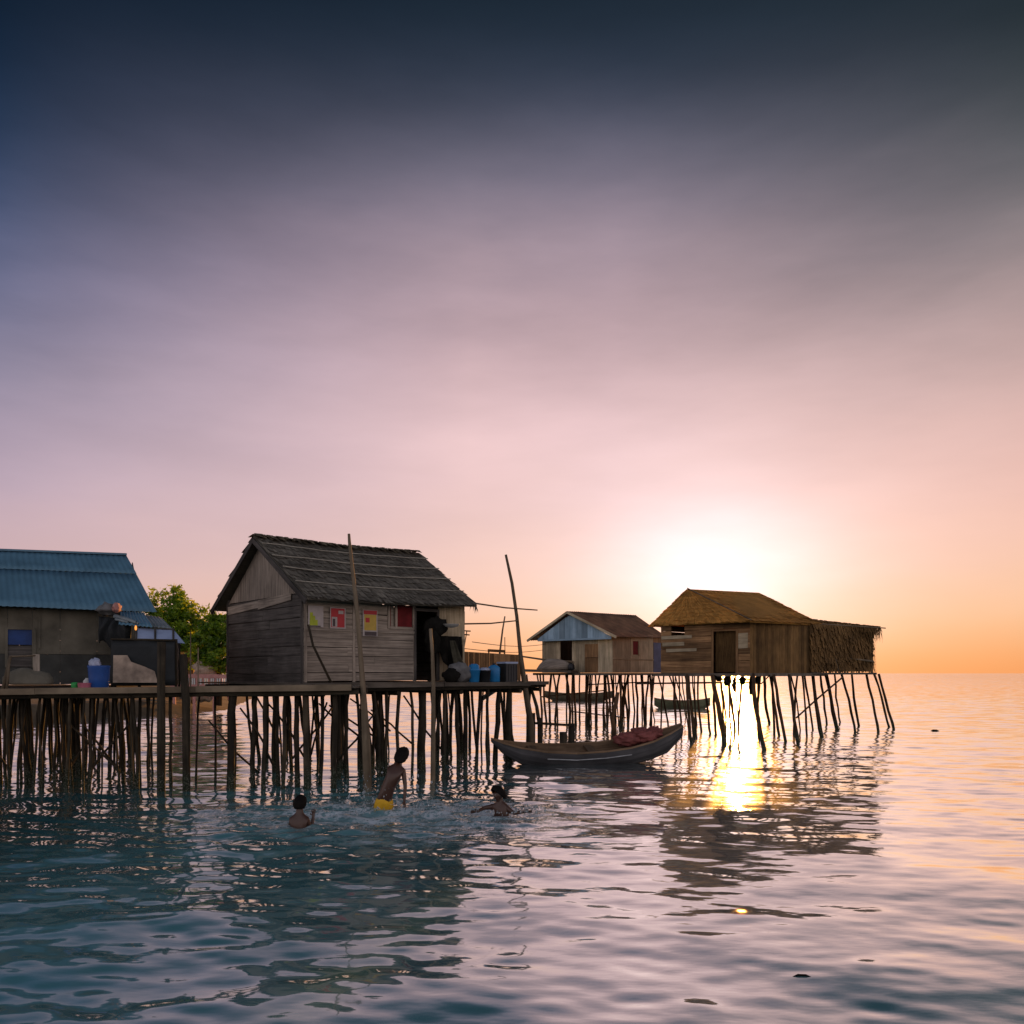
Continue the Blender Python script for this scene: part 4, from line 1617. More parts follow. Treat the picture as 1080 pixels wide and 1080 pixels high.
# main boat in front of the platform
st = []
for (px, y, pyg, hw, kd) in ((518, 20.4, 782.0, .02, .08), (530, 20.5, 785.5, .13, .28), (548, 20.6, 789, .26, .44), (575, 20.7, 792, .36, .50), (605, 20.8, 792.5, .42, .50), (635, 20.9, 790.5, .42, .50), (662, 21.0, 787, .39, .52), (685, 21.1, 781.5, .32, .52), (703, 21.2, 774.5, .23, .52), (719, 21.3, 767.5, .10, .30)):
    st.append((P(px, pyg - 3, y), hw, kd))
bt, bo, bi = boat('wooden_boat', 'long dark wooden boat moored in front of the platform, with a red tarpaulin aboard', st, 'hull', 'hull_in', .20, (2.5, 4.6), stripe=11)
c = P(671, 781, 21.0)
m = MB()
for (px, py, y, rx, ry, rz, sd) in ((662, 780, 21.0, .34, .27, .16, 21), (678, 776, 21.05, .36, .25, .19, 22), (690, 772.5, 21.1, .20, .18, .15, 25)):
    m.blob(P(px, py, y), (rx, ry, rz), .5, 3.4, sd, 30, 18)
one(m, 'tarpaulin', 'red_tarp', 'faded red tarpaulin heaped in the stern of the long dark boat', 'tarpaulin', c, shade=True)
# mooring frame behind the boat
mf = thing('mooring_frame', 'low frame of posts and a crossbar behind the long dark boat', 'frame', PZ(583, 22.3, 0))
for px, top, r in ((562.5, 752, .05), (570, 757, .055), (602.5, 763, .085), (594, 772, .09)):
    m = MB()
    p = P(px, top, 22.3 if px != 594 else 21.9)
    m.tube([V((p.x, p.y, BOT)), p], r, 8, lump=.08)
    m.build('post', 'pile', mf, True)
m = MB()
m.beam(P(561, 762.5, 22.2), P(605, 765, 22.2), .07, .06, tint=.2)
m.build('crossbar', 'pile', mf)
m = MB()
m.tube([V((P(569, 800, 22.4).x, 22.4, BOT)), P(569, 765, 22.4), P(566, 745, 22.6), P(559, 722, 23.0)], [.05, .05, .045, .04], 8, lump=.08)
one(m, 'pole', 'pile', 'bent dark pole leaning from the mooring frame up to the platform end', 'pole', PZ(569, 22.4, 0), shade=True)
m = MB()
q = [P(a, b, 22.6) for a, b in ((650, 800), (648, 772), (645.5, 757), (650, 741), (651.5, 730))]
q[0].z = BOT
m.tube(q, [.075, .07, .06, .055, .05], 8, lump=.12)
one(m, 'post', 'pile_brown', 'crooked forked post standing behind the red tarpaulin of the long dark boat', 'post', PZ(649, 22.6, 0), shade=True)


def small_boat(px0, px1, py, y0, y1, label, mo, mi, lift=3):
    st = []
    n = 8
    for i in range(n + 1):
        s_ = i / n
        px = px0 + (px1 - px0) * s_
        y = y0 + (y1 - y0) * s_
        e = abs(2 * s_ - 1)
        st.append((P(px, py - lift * e ** 2.5, y), max(.04, .55 * (1 - e ** 2.4)), .78 - .30 * e ** 3))
    return boat('canoe', label, st, mo, mi, 0, (2.5, 5.5), 'canoes under the far houses')


small_boat(573, 648, 731.5, 69, 67, 'slim brown canoe afloat beneath the blue gabled house', 'hull_brown', 'hull_in')
small_boat(690, 749, 739, 54, 53, 'slim green canoe afloat beneath the brown thatched house', 'hull_green', 'hull_in')
# upturned canoe on the porch
m = MB()
n = 14
pp, qq = P(566, 706, 34.3), P(606, 706, 34.0)
for i in range(n):
    for k in range(8):
        def q(i, k):
            s_ = i / n
            e = abs(2 * s_ - 1)
            r = .30 * (1 - e ** 3) + .02
            a = math.pi * k / 8
            c = pp.lerp(qq, s_)
            return V((c.x, c.y + math.cos(a) * r, c.z + math.sin(a) * r * 1.5 * (1 - .25 * s_)))
        m.poly([q(i, k), q(i, k + 1), q(i + 1, k + 1), q(i + 1, k)], None, .4 + .1 * (k % 3))
one(m, 'upturned_canoe', 'board', 'grey canoe turned upside down on the porch of the blue gabled house', 'boat', pp.lerp(qq, .5), shade=True, solid=.02)
# figureless clutter on porch: a dark pot
m = MB()
c = P(602.5, 707, 33.7)
m.lathe(c, [(.10, 0), (.14, .08), (.13, .2), (.10, .24), (.12, .27)], 14)
one(m, 'pot', 'black_plastic', 'dark round pot on the porch beside the open door of the blue gabled house', 'pot', c, shade=True)

# ------------------------------------------------------------------ brown thatched house on the right
rh = thing('stilt_house', 'brown thatched house with an open dark doorway in front of the setting sun', 'house', V((8.2, 30.2, 2.2)))
qL, qC, qR, qF = V((5.15, 29.5, 0)), V((7.67, 27.5, 0)), V((11.0, 30.3, 0)), V((8.75, 33.0, 0))
ZF = 2.2
ZE = 3.86
fx = lambda px: mpx(qL, qC, px)
sx = lambda px: mpx(qC, qR, px)
m = MB()
m.hboards(qL, qC, ZF, ZE, 8, .022, holes=[(fx(752), fx(777), ZF + .05, 3.58), (fx(708), fx(722), 3.62, 3.74)])
m.build('front_wall', 'board_brown', rh)
for a_, b_, z_, h_ in ((699, 722, 3.12, .13), (703, 735, 2.92, .11), (698, 730, 3.36, .12), (779, 789, 3.0, .5)):
    m = MB()
    m.panel(qL, qC, fx(a_), fx(b_), (z_, z_ + .02), (z_ + h_, z_ + h_ + .01), .012, .03, .6)
    m.build('patch_board', 'board_pale', rh)
m = MB()
m.vboards(qC, qR, 26, ZF, ZE, .02)
m.build('side_wall', 'nipa', rh)
m = MB()
m.hboards(qR, qF, ZF, ZE, 8, .022)
m.hboards(qF, qL, ZF, ZE, 8, .022)
m.panel(qR, qF, .05, 3.4, ZF + .01, ZE, .01, -.03)
m.panel(qF, qL, .05, 4.9, ZF + .01, 3.63, .01, -.03)
m.build('rear_wall', 'board_brown', rh)
m = MB()
m.panel(qL, qC, fx(752) - .05, fx(752) + .02, ZF, 3.64, .05, .034, .4, True)
m.panel(qL, qC, fx(777) - .02, fx(777) + .06, ZF, 3.64, .05, .034, .4, True)
m.panel(qL, qC, fx(752) + .02, fx(777) - .02, 3.58, 3.64, .05, .034, .4)
m.build('door_frame', 'board_brown', rh)
m = MB()  # dark brown sheet added to give the gloom inside the open doorway
m.vboards(qL, qC, 7, ZF + .04, 3.62, .015, u0=fx(752) + .03, u1=fx(777) - .03, tint=.15)
mm_ = m.build('doorway_fill', 'nipa', rh)
mm_.location += V((.09, .12, 0))
rA, rB = V((6.2, 30.2, 5.17)), V((9.28, 32.1, 5.22))
eL, eC, eR, eF = P(686, 660, 29.8), P(792, 655, 26.9), P(866, 658.5, 30.3), V((9.0, 33.6, 3.85))
m = MB()
m.thatch(rA, rA + V((.02, 0, 0)), eL, eC, 10, .07, .04, .3)
m.thatch(rA, rB, eC, eR, 10, .06, .04, .3)
m.thatch(rB, rA, eF, eL, 8, .09, .04, .3)
m.thatch(rB, rB + V((.02, 0, 0)), eR, eF, 8, .09, .04, .3)
rr = m.build('roof', 'thatch_brown', rh)
m = MB()
m.tube([rA.lerp(eC, s_) + V((0, -.03, .035)) for s_ in (0, .3, .6, 1)], .022, 6)
m.build('hip_pole', 'bamboo', rr)
m = MB()
m.slab([V((p.x, p.y, ZF)) for p in (qL + V((-.3, -.1, 0)), qC + V((0, -.35, 0)), qR + V((.2, 0, 0)), qF)], .1)
m.build('floor', 'deck', rh)
RP = [(688, 694, 761, 1.2), (694, 703, 768, 1.6), (706, 716, 762, 1.4), (712, 722, 757, 1), (724, 731, 784, 3), (730, 736, 765, 1.4), (736, 741, 772, 2), (742, 749, 775, 2.2), (751, 763, 784, 5), (767, 774, 772, 3), (794, 810, 791, 4.5), (806, 814, 762, 2.6), (812, 822, 776, 2.5), (816, 828, 783, 3), (832, 842, 785, 3.4)]
for a, b, pb, wd in RP:
    y = WY(pb)
    yt = min(max(y, 27.0), 33)
    t = PZ(a, yt, ZF - .04)
    bb = PZ(b, y, 0)
    bb += (bb - t) * (1.2 / 2.2)
    pile(rh, t, bb, wd / 2 / F * y * 1.2, 'pile_brown', .02)
for i in range(11):
    t = qL.lerp(qC, rng.uniform(-.05, .55)) + V((0, rng.uniform(.1, 1.6), 0))
    t.z = ZF - .04
    b = t + V((rng.uniform(.05, .45), rng.uniform(-.3, .1), 0))
    b.z = BOT
    pile(rh, t, b, rng.uniform(.022, .04), 'pile_brown', .04)
for i in range(12):
    t = qL.lerp(qC, rng.random()).lerp(qF.lerp(qR, rng.random()), rng.uniform(.3, 1))
    t.z = ZF - .04
    b = t + V((rng.uniform(-.1, .35), rng.uniform(-.2, .2), 0))
    b.z = BOT
    pile(rh, t, b, rng.uniform(.03, .055), 'pile_brown', .05)
m = MB()
m.tube([P(670, 721, 30.5), P(749, 720, 29.5), P(800, 720, 28)], .03, 6)
m.build('brace', 'pile_brown', rh)
m = MB()
m.tube([P(840, 757, 28.4), P(862, 737, 29), P(889, 714, 30)], .03, 6)
m.build('brace', 'pile_brown', rh)
# nets and rope slung under the floor by the doorway
hn = thing('hanging_nets', 'dark tangle of nets slung under the floor of the brown thatched house', 'nets', P(783, 722, 27.6))
m = MB()
for i, (px, d, wd) in enumerate(((766, .34, .22), (774, .55, .16), (783, .30, .30), (792, .62, .18), (799, .28, .22), (758, .2, .25))):
    c = P(px, 711, 27.9 + .25 * (i % 3))
    c.z = 2.12
    n_ = 9
    prof = [(max(.012, wd * .5 * (math.sin(math.pi * (.15 + .8 * k / n_)) ** .7) * rng.uniform(.6, 1.1)), -d + d * k / n_) for k in range(n_ + 1)]
    m.lathe(c, prof, 10, sx=1, sy=.6)
m.build('net', 'dark_cloth', hn, True)
m = MB()
m.tube([P(752, 712, 27.8), P(768, 719, 27.7), P(784, 715, 27.7), P(803, 721, 27.6), P(812, 712, 27.6)], .022, 6)
m.build('rope', 'dark_cloth', hn)
# shaggy thatched lean-to on its right end
lt = thing('thatch_lean_to', 'shaggy dry thatch lean-to on leaning stilts at the right end of the brown house', 'shed', V((12.2, 30.7, 2.2)))
gA, gB, gC, gD = V((10.35, 29.75, 0)), PZ(919.5, 31.2, 0), PZ(921, 33.4, 0), V((10.6, 33.2, 0))
m = MB()
zt0, zt1 = 3.93, 3.85
for (a, b, za, zb_) in ((gA, gB, zt0, zt1), (gB, gC, zt1, zt1 - .1)):
    d = (b - a).normalized()
    n = V((d.y, -d.x, 0)) * .05
    m.thatch(V((b.x, b.y, zb_)), V((a.x, a.y, za)), V((b.x, b.y, ZF + .06)), V((a.x, a.y, ZF + .06)), 7, .04, .11, .9, flip=True)
wl = m.build('wall', 'nipa', lt)
m = MB()
a, b = P(842, 652.5, 30.2), P(928, 662, 31.0)
m.thatch(P(850, 655, 33.3), P(926, 661.5, 33.6), a + V((0, 0, .0)), b, 5, .06, .04, .4)
m.build('roof', 'nipa', lt)
m = MB()
for i in range(320):
    s_ = rng.random() ** .6
    c = a.lerp(b, s_) + V((0, -.03, .02))
    tip = c + V((rng.uniform(-.14, .14), rng.uniform(-.1, .02), -rng.uniform(.1, .45 + .8 * max(0, s_ - .75))))
    w = V((.022, .01, 0))
    m.poly([c - w, tip, c + w], None, rng.random())
for i in range(90):
    c = b.lerp(V((b.x - .1, 33.4, b.z)), rng.random()) + V((-.05, 0, .02))
    tip = c + V((rng.uniform(-.05, .22), 0, -rng.uniform(.15, .75)))
    w = V((.01, .03, 0))
    m.poly([c - w, tip, c + w], None, rng.random())
m.build('thatch_fringe', 'nipa', lt)
m = MB()
m.tube([P(850, 657, 30.1), P(934, 662.5, 31.0)], .02, 6)
m.tube([P(893, 694, 30.6), P(921, 697.5, 31.0)], .035, 6)
m.tube([P(877, 676, 30.3), P(885, 711, 30.3)], .025, 6)
m.build('rail', 'bamboo', lt)
m = MB()
m.slab([V((p.x, p.y, ZF + .02)) for p in (gA + V((0, -.2, 0)), gB + V((.1, -.2, 0)), gC, gD)], .07)
m.build('floor', 'deck', lt)
for a, b, pb, wd in ((848, 856, 770, 2), (857, 868, 777, 4), (871, 884, 769.5, 3.6), (865, 872, 764, 2), (888, 900, 772, 2.4), (898, 908, 766, 2.2), (914, 924.5, 772, 2.4), (922, 936.5, 767, 2.2), (926.5, 943, 769, 2.6), (880, 888, 762, 1.6)):
    y = WY(pb)
    t = PZ(a, min(max(y, 30.4), 33.2), ZF - .03)
    bb = PZ(b, y, 0)
    bb += (bb - t) * (1.2 / 2.2)
    pile(lt, t, bb, wd / 2 / F * y * 1.2, 'pile_brown', .02)

# ------------------------------------------------------------------ far left: trees, coral fence, hut
def tree(label, cx, cy, top, clumps, leaves, seed):
    r = random.Random(seed)
    t = thing('mangrove_tree', label, 'tree', V((cx, cy, .7)), 'trees on the shore')
    m = MB()
    m.tube([(cx, cy, .3), (cx + .1, cy, 1.6), (cx - .05, cy, 2.8), (cx + .1, cy, top * .75)], [.2, .16, .12, .04], 9, lump=.1)
    for (x, y, z, rad) in clumps:
        m.tube([(cx, cy, 1.5 + r.random()), (cx + (x - cx) * .5, cy + (y - cy) * .5, (z + 2) / 2), (x, y, z)], [.08, .05, .02], 6)
    m.build('trunk', 'bark', t, True)
    m = MB()
    tot = sum(c[3] ** 2 for c in clumps)
    for (x, y, z, rad) in clumps:
        # sub-clumps near the surface of each clump give ragged light and dark groups
        subs = []
        for i in range(int(16 * rad) + 6):
            d = V((r.gauss(0, 1), r.gauss(0, 1), r.gauss(0, .8)))
            d.normalize()
            subs.append((V((x, y, z)) + d * rad * r.uniform(.45, 1.05), rad * r.uniform(.18, .36), r.uniform(.15, .9)))
        nl = int(leaves * rad ** 2 / tot)
        for i in range(nl):
            c, sr, tn = r.choice(subs)
            p = c + V((r.gauss(0, 1), r.gauss(0, 1), r.gauss(0, .8))) * sr * .6
            a = V((r.gauss(0, 1), r.gauss(0, 1), r.gauss(0, .6))).normalized()
            b = a.cross(V((r.gauss(0, 1), r.gauss(0, 1), r.gauss(0, 1)))).normalized()
            ln, wd = r.uniform(.09, .17), r.uniform(.04, .075)
            m.poly([p - a * ln, p + b * wd, p + a * ln, p - b * wd], None, min(1, max(0, tn + r.uniform(-.25, .25))))
    m.build('crown', 'leaf', t)
    return t


def TP(px, py, y, r):
    p = P(px, py, y)
    return (p.x, p.y, p.z, r)


tree('tall bushy green tree just right of the blue roof', -19.3, 51, 7.2,
     [TP(180, 640, 51, 1.15), TP(168, 655, 50.6, 1.0), TP(196, 652, 51, 1.15), TP(186, 666, 50.5, 1.2), TP(205, 666, 51.2, .9), TP(175, 678, 50.6, 1.1), TP(184, 626, 51.2, .55), TP(198, 684, 50.6, 1.0), TP(165, 672, 50.6, 1.0), TP(204, 695, 50.4, .8), TP(186, 692, 50.4, .9)], 13000, 3)
tree('lower bright green tree against the left wall of the thatched house', -17.2, 50, 5.2,
     [TP(222, 668, 49.5, .95), TP(236, 662, 50, .8), TP(214, 682, 49.3, .95), TP(232, 684, 49.4, 1.0), TP(247, 674, 50, .9), TP(222, 697, 49.2, .8), TP(240, 696, 49.2, .9), TP(228, 652, 50, .6)], 11000, 5)
m = MB()
yf = 47.6
fn = thing('picket_fence', 'coral pink rail with white pickets between the tarpaulin kitchen and the thatched house', 'fence', PZ(215, yf, 1.4))
m.beam(P(184, 713, yf), P(248, 713.5, yf), .10, .22, tint=.4)
m.beam(P(180, 723, yf), P(248, 723, yf), .10, .12, tint=.2)
m.build('rail', 'coral', fn)
for i in range(30):
    px = 181 + i * 2.2
    m = MB()
    m.beam(P(px, 722.5, yf - .03), P(px + rng.uniform(-.2, .2), 714.5, yf - .03), .075, .02, up=(0, 1, 0), tint=.5)
    m.build('picket', 'white' if i % 3 else 'coral', fn)
for px in (184, 205, 226, 246):
    m = MB()
    p = P(px, 711, yf + .1)
    m.beam((p.x, p.y, -.3), p, .14, .14, tint=.3)
    m.build('post', 'coral', fn)
m = MB()
p0 = PZ(183, 50.2, 0)
hut = thing('hut', 'tiny brown hut under the trees behind the tarpaulin kitchen', 'hut', PZ(191, 50.2, .6))
m = MB()
ha, hb = PZ(181, 50, 0), PZ(204, 50.2, 0)
m.vboards(ha, hb, 8, .6, P(190, 688, 50).z, .03)
m.vboards(hb, hb + V((-.4, 2, 0)), 8, .6, P(190, 688, 50).z, .03)
m.build('wall', 'board_brown', hut)
m = MB()
m.slab([P(179, 688, 49.6), P(206, 689, 49.8), P(203, 681, 51.6), P(181, 680, 51.6)], .08)
m.build('roof', 'thatch_brown', hut)
m = MB()
m.panel(ha, hb, .45, .9, .7, P(190, 694, 50).z, .02, .03, .5, True)
m.build('door', 'board_dark', hut)
for (px, py, sd, mat, label, cat, nm, r) in ((216, 706, 31, 'sacking', 'brown heap of nets on the shore behind the pink fence', 'heap', 'net_heap', (.65, .5, .5)), (243, 705, 32, 'coral', 'pink washing bundle at the right end of the pink fence', 'bundle', 'washing_bundle', (.25, .3, .38))):
    c = P(px, py, 49)
    m = MB()
    m.blob(V((c.x, c.y, c.z)), r, .45, 3, sd)
    m.blob(V((c.x, c.y, c.z - .9)), (r[0] * 1.2, r[1], .95), .3, 3, sd + 3)
    one(m, nm, mat, label, cat, V((c.x, c.y, .6)), shade=True)
for px, py, label in ((201, 666, 'thin bare stake left of the green trees'), (209, 683, 'shorter thin bare stake in front of the green trees')):
    p = P(px, py, 46.8)
    m = MB()
    m.tube([(p.x - .05, p.y, -.5), (p.x, p.y, 1.5), p], [.05, .04, .03], 6)
    one(m, 'stake', 'bamboo', label, 'stake', V((p.x, p.y, 0)))


# ------------------------------------------------------------------ swimmers
def skin_mesh(name, nodes, edges, mat, parent, root=0, sub=2, extra=None):
    me = bpy.data.meshes.new(name + '_cage')
    me.from_pydata([n[0] for n in nodes], edges, [])
    ob = bpy.data.objects.new(name + '_cage', me)
    COL.objects.link(ob)
    md = ob.modifiers.new('skin', 'SKIN')
    if not me.skin_vertices:
        bm = bmesh.new()
        bm.from_mesh(me)
        bm.verts.layers.skin.verify()
        bm.to_mesh(me)
        bm.free()
    for i, n in enumerate(nodes):
        sv = me.skin_vertices[0].data[i]
        r = n[1]
        sv.radius = r if isinstance(r, tuple) else (r, r)
        sv.use_root = (i == root)
    md.use_smooth_shade = True
    sb = ob.modifiers.new('sub', 'SUBSURF')
    sb.levels = sb.render_levels = sub
    dg = bpy.context.evaluated_depsgraph_get()
    dg.update()
    out = bpy.data.meshes.new_from_object(ob.evaluated_get(dg))
    out.name = name
    bpy.data.objects.remove(ob)
    out.materials.clear()
    out.materials.append(M[mat])
    out.polygons.foreach_set('use_smooth', [True] * len(out.polygons))
    o = bpy.data.objects.new(name, out)
    COL.objects.link(o)
    if parent:
        o.parent = parent
    return o


def person(loc, label, face, J, arms, shorts=None, hair_r=(.084, .092, .084), bulk=1.0):
    """J: pelvis, belly, chest, neck, head centre (local, metres); arms: lists shoulder, elbow, wrist, fingers' direction"""
    t = thing('person', label, 'person', loc, 'children in the water')
    nodes, edges = [], []

    def nd(p, r, par=None):
        nodes.append((V(p), r))
        if par is not None:
            edges.append((par, len(nodes) - 1))
        return len(nodes) - 1
    fc = V(face).normalized()
    pel = nd(J['pelvis'], (.11 * bulk, .09 * bulk))
    bel = nd(J['belly'], (.112 * bulk, .09 * bulk), pel)
    che = nd(J['chest'], (.142 * bulk, .10 * bulk), bel)
    upc = nd(V(J['chest']).lerp(V(J['neck']), .55), (.115 * bulk, .075 * bulk), che)
    nek = nd(J['neck'], .044, upc)
    hc = V(J['head'])
    up = (hc - V(J['neck'])).normalized()
    hb = nd(hc - up * .05 + fc * .012, (.055, .06), nek)
    hm = nd(hc + fc * .005, (.074, .08), hb)
    ht = nd(hc + up * .06, (.058, .064), hm)
    sd = fc.cross(up).normalized()
    nd(hc + fc * .092 - up * .022, .010, hm)            # nose
    for s_ in (-1, 1):
        nd(hc + sd * s_ * .085 - up * .015 - fc * .01, .013, hm)      # ears
    for arm in arms:
        sh, elb, wr, fd = map(V, arm)
        a = nd(sh, .05, upc)
        a = nd(sh.lerp(elb, .5), .040, a)
        e = nd(elb, .034, a)
        w = nd(wr, .024, e)
        fd = fd.normalized()
        side = fd.cross((wr - elb).normalized())
        if side.length < .1:
            side = fd.cross(V((0, 1, 0)))
        side.normalize()
        palm = nd(wr + fd * .045, (.028, .014), w)
        for k, ln in enumerate((.045, .055, .05, .038)):
            off = side * (k - 1.5) * .015
            b = nd(wr + fd * .07 + off, .008, palm)
            b = nd(wr + fd * (.07 + ln * .5) + off * 1.15, .0075, b)
            nd(wr + fd * (.07 + ln) + off * 1.2, .006, b)
        b = nd(wr + fd * .03 + side * .034, .009, palm)
        nd(wr + fd * .06 + side * .05, .007, b)
    for s_, knee, foot in J['legs']:
        h_ = nd(V(J['pelvis']) + V(s_), .07, pel)
        k_ = nd(knee, .048, h_)
        f_ = nd(foot, .032, k_)
    skin_mesh('body', nodes, edges, 'skin', t)
    # hair: a cap over the top and back of the head
    m = MB()
    nu, nv = 26, 14
    rows_ = []
    for j in range(nv + 1):
        row = []
        for k in range(nu):
            a = 2 * math.pi * k / nu
            front = math.cos(a)
            lim = math.radians(132 - 70 * max(0, front) ** .8)
            th = lim * j / nv
            d = up * math.cos(th) + (fc * math.cos(a) + sd * math.sin(a)) * math.sin(th)
            rr = 1 + .10 * mnoise.noise(d * 6 + V((loc[0] * 5, 1, 2))) + .05 * mnoise.noise(d * 17)
            q = hc + up * .012 - fc * .006 + (up * d.dot(up) * hair_r[2] * 1.18 + fc * d.dot(fc) * hair_r[1] + sd * d.dot(sd) * hair_r[0]) * rr
            row.append(q)
        rows_.append(row)
    for j in range(nv):
        for k in range(nu):
            k2 = (k + 1) % nu
            m.poly([rows_[j][k], rows_[j + 1][k], rows_[j + 1][k2], rows_[j][k2]])
    o = m.build('hair', 'hair', None, True, V((0, 0, 0)), solid=.012)
    o.parent = t
    for s_ in (-1, 1):
        m = MB()
        e = hc + fc * .072 + sd * s_ * .03 + up * .002
        m.blob(e, (.011, .011, .008), 0)
        o = m.build('eye', 'eye', None, True, V((0, 0, 0)))
        o.parent = t
    if shorts:
        nodes2 = [(V(p), r) for p, r in shorts[0]]
        skin_mesh('shorts', nodes2, shorts[1], 'yellow', t)
    return t


LG = [((-.06, 0, -.05), (-.09, .1, -.75), (-.09, 0, -1.1)), ((.06, 0, -.05), (.09, .1, -.75), (.09, 0, -1.1))]
person(SWIM[0], 'child with black hair standing shoulder deep in the water, back turned, one hand raised', (.1, 1, 0),
       dict(pelvis=(0, .02, -.42), belly=(0, .01, -.26), chest=(0, 0, -.04), neck=(.0, 0, .155), head=(.005, .015, .285), legs=LG),
       [((-.105, 0, .055), (-.15, .10, -.12), (-.10, .25, -.16), (.2, 1, 0)), ((.105, 0, .055), (.155, .06, -.1), (.165, .14, .07), (.05, .1, 1))])
hip = V((-.13, .03, .06))
person(SWIM[1], 'child in yellow shorts leaping out of the water with back to the viewer', (.15, 1, .1),
       dict(pelvis=tuple(hip), belly=(-.06, .03, .26), chest=(.04, .04, .47), neck=(.12, .06, .665), head=(.165, .085, .80),
            legs=[((-.07, 0, -.06), (-.2, .2, -.28), (-.2, -.05, -.6)), ((.07, 0, -.06), (.0, .2, -.3), (.0, -.05, -.6))]),
       [((-.02, .05, .60), (-.06, .25, .52), (.0, .42, .60), (.1, 1, .4)), ((.20, .05, .56), (.235, .02, .32), (.225, -.02, .08), (0, .05, -1))],
       shorts=([((-.10, .03, .17), (.15, .125)), (tuple(hip), (.165, .14)), ((-.20, .06, -.04), (.10, .10)), ((-.25, .14, -.15), (.085, .085)), ((-.05, .06, -.04), (.10, .10)), ((-.02, .14, -.15), (.085, .085))],
               [(0, 1), (1, 2), (2, 3), (1, 4), (4, 5)]), hair_r=(.10, .105, .095), bulk=1.28)
person(SWIM[2], 'child with curly hair swimming chest deep near the boat, arms spread on the water', (-.75, -.5, -.05),
       dict(pelvis=(.10, .1, -.42), belly=(.06, .06, -.26), chest=(.02, .02, -.04), neck=(.0, 0, .145), head=(-.02, -.015, .265), legs=LG),
       [((-.10, .04, .06), (-.24, .05, .04), (-.34, -.06, .0), (-1, -.4, .0)), ((.11, -.02, .045), (.22, -.05, -.03), (.38, -.04, -.005), (1, -.1, .02))], hair_r=(.10, .105, .10))

# droplets and thrown water round the leaping child
m = MB()
r = random.Random(4)
for i in range(620):
    c = SWIM[1] if r.random() < .7 else SWIM[2]
    a = r.uniform(0, 6.283)
    d = abs(r.gauss(0, .55)) + .12
    z = max(.0, r.gauss(.10, .16)) * (1.5 - min(1.2, d)) * (1 if c is SWIM[1] else .10)
    d = max(d, .34)
    p = c + V((math.cos(a) * d * 1.3, math.sin(a) * d * .8, z + .01))
    s_ = r.uniform(.004, .011) if r.random() < .8 else r.uniform(.011, .022)
    dv = V((r.gauss(0, .5), r.gauss(0, .5), 1)).normalized() * s_ * r.uniform(1, 2.6)
    x = dv.cross(V((0, 1, 0))).normalized() * s_
    y = dv.cross(x).normalized() * s_
    q = [p + x, p + y, p - x, p - y]
    for k in range(4):
        m.poly([q[k], q[(k + 1) % 4], p + dv])
        m.poly([q[(k + 1) % 4], q[k], p - dv])
t = NT('water_drop')
t.b.inputs['Base Color'].default_value = (.55, .6, .62, 1)
t.b.inputs['Roughness'].default_value = .08
t.b.inputs['Transmission Weight'].default_value = .5
M['drop'] = t.m
o = m.build('splash', 'drop', None)
o['kind'] = 'stuff'
# bits of drift on the sea
for px, py, wd, label in ((846, 1031, 20, 'dark sliver of driftwood floating at the lower right'), (986, 771, 9, 'tiny dark float far out on the right')):
    y = WY(py)
    c = PZ(px, y, .005)
    L = wd / F * y
    m = MB()
    m.tube([c + V((-L / 2, 0, 0)), c + V((-L * .2, .01, .01)), c + V((L * .2, 0, .012)), c + V((L / 2, -.02, 0))], [.003, .008 * y / 6, .007 * y / 6, .003], 8)
    one(m, 'driftwood', 'dark_cloth', label, 'driftwood', c, shade=True)

# ------------------------------------------------------------------ light
SUN_PX, SUN_PY = 777, 606
sdir = V(((SUN_PX - 540) / F, 1, (710 - SUN_PY) / F)).normalized()
elev = math.asin(sdir.z)
azim = math.atan2(sdir.x, sdir.y)
sun = bpy.data.lights.new('sun', 'SUN')
sun.energy = 4.6
sun.angle = math.radians(.9)
sun.color = (1.0, .42, .09)
so = bpy.data.objects.new('sun', sun)
COL.objects.link(so)
so.rotation_euler = sdir.to_track_quat('Z', 'Y').to_euler()

world = bpy.data.worlds.new('World')
SC.world = world
world.use_nodes = True
wt = world.node_tree
for n in list(wt.nodes):
    wt.nodes.remove(n)


class WN(NT):
    def __init__(s):
        s.n, s.l = wt.nodes, wt.links


w = WN()
out = w.add('ShaderNodeOutputWorld')
bg = w.add('ShaderNodeBackground')
w.link(bg.outputs[0], out.inputs[0])
tc = w.add('ShaderNodeTexCoord')
D = tc.outputs['Generated']
sep = w.add('ShaderNodeSeparateXYZ')
w.link(D, sep.inputs[0])
X, Y_, Z_ = sep.outputs
hor = w.math('SQRT', w.math('ADD', w.math('MULTIPLY', X, X), w.math('MULTIPLY', Y_, Y_)))
tanE = w.math('DIVIDE', Z_, w.math('MAXIMUM', hor, .02))
tt = w.math('MAXIMUM', w.math('DIVIDE', tanE, .85), 0)
# soft cloud drift: wobble the height at which the bands change
mp = w.add('ShaderNodeMapping')
mp.inputs['Scale'].default_value = (1.6, 1.6, 5.5)
mp.inputs['Rotation'].default_value = (0, math.radians(-16), 0)
w.link(D, mp.inputs[0])
cl = w.noise(mp.outputs[0], 1.25, 5, .52)
cl2 = w.noise(mp.outputs[0], 4.0, 5, .55)
wob = w.math('ADD', w.math('MULTIPLY', w.math('SUBTRACT', cl, .5), .15), w.math('MULTIPLY', w.math('SUBTRACT', cl2, .5), .07))
wob = w.math('MULTIPLY', wob, w.math('MINIMUM', w.math('MULTIPLY', tt, 2.2), 1))
wob = w.math('MULTIPLY', wob, w.math('MAXIMUM', w.math('SUBTRACT', 1.25, tt), .3))
tt = w.math('ADD', tt, wob)
az = w.math('ARCTAN2', X, Y_)


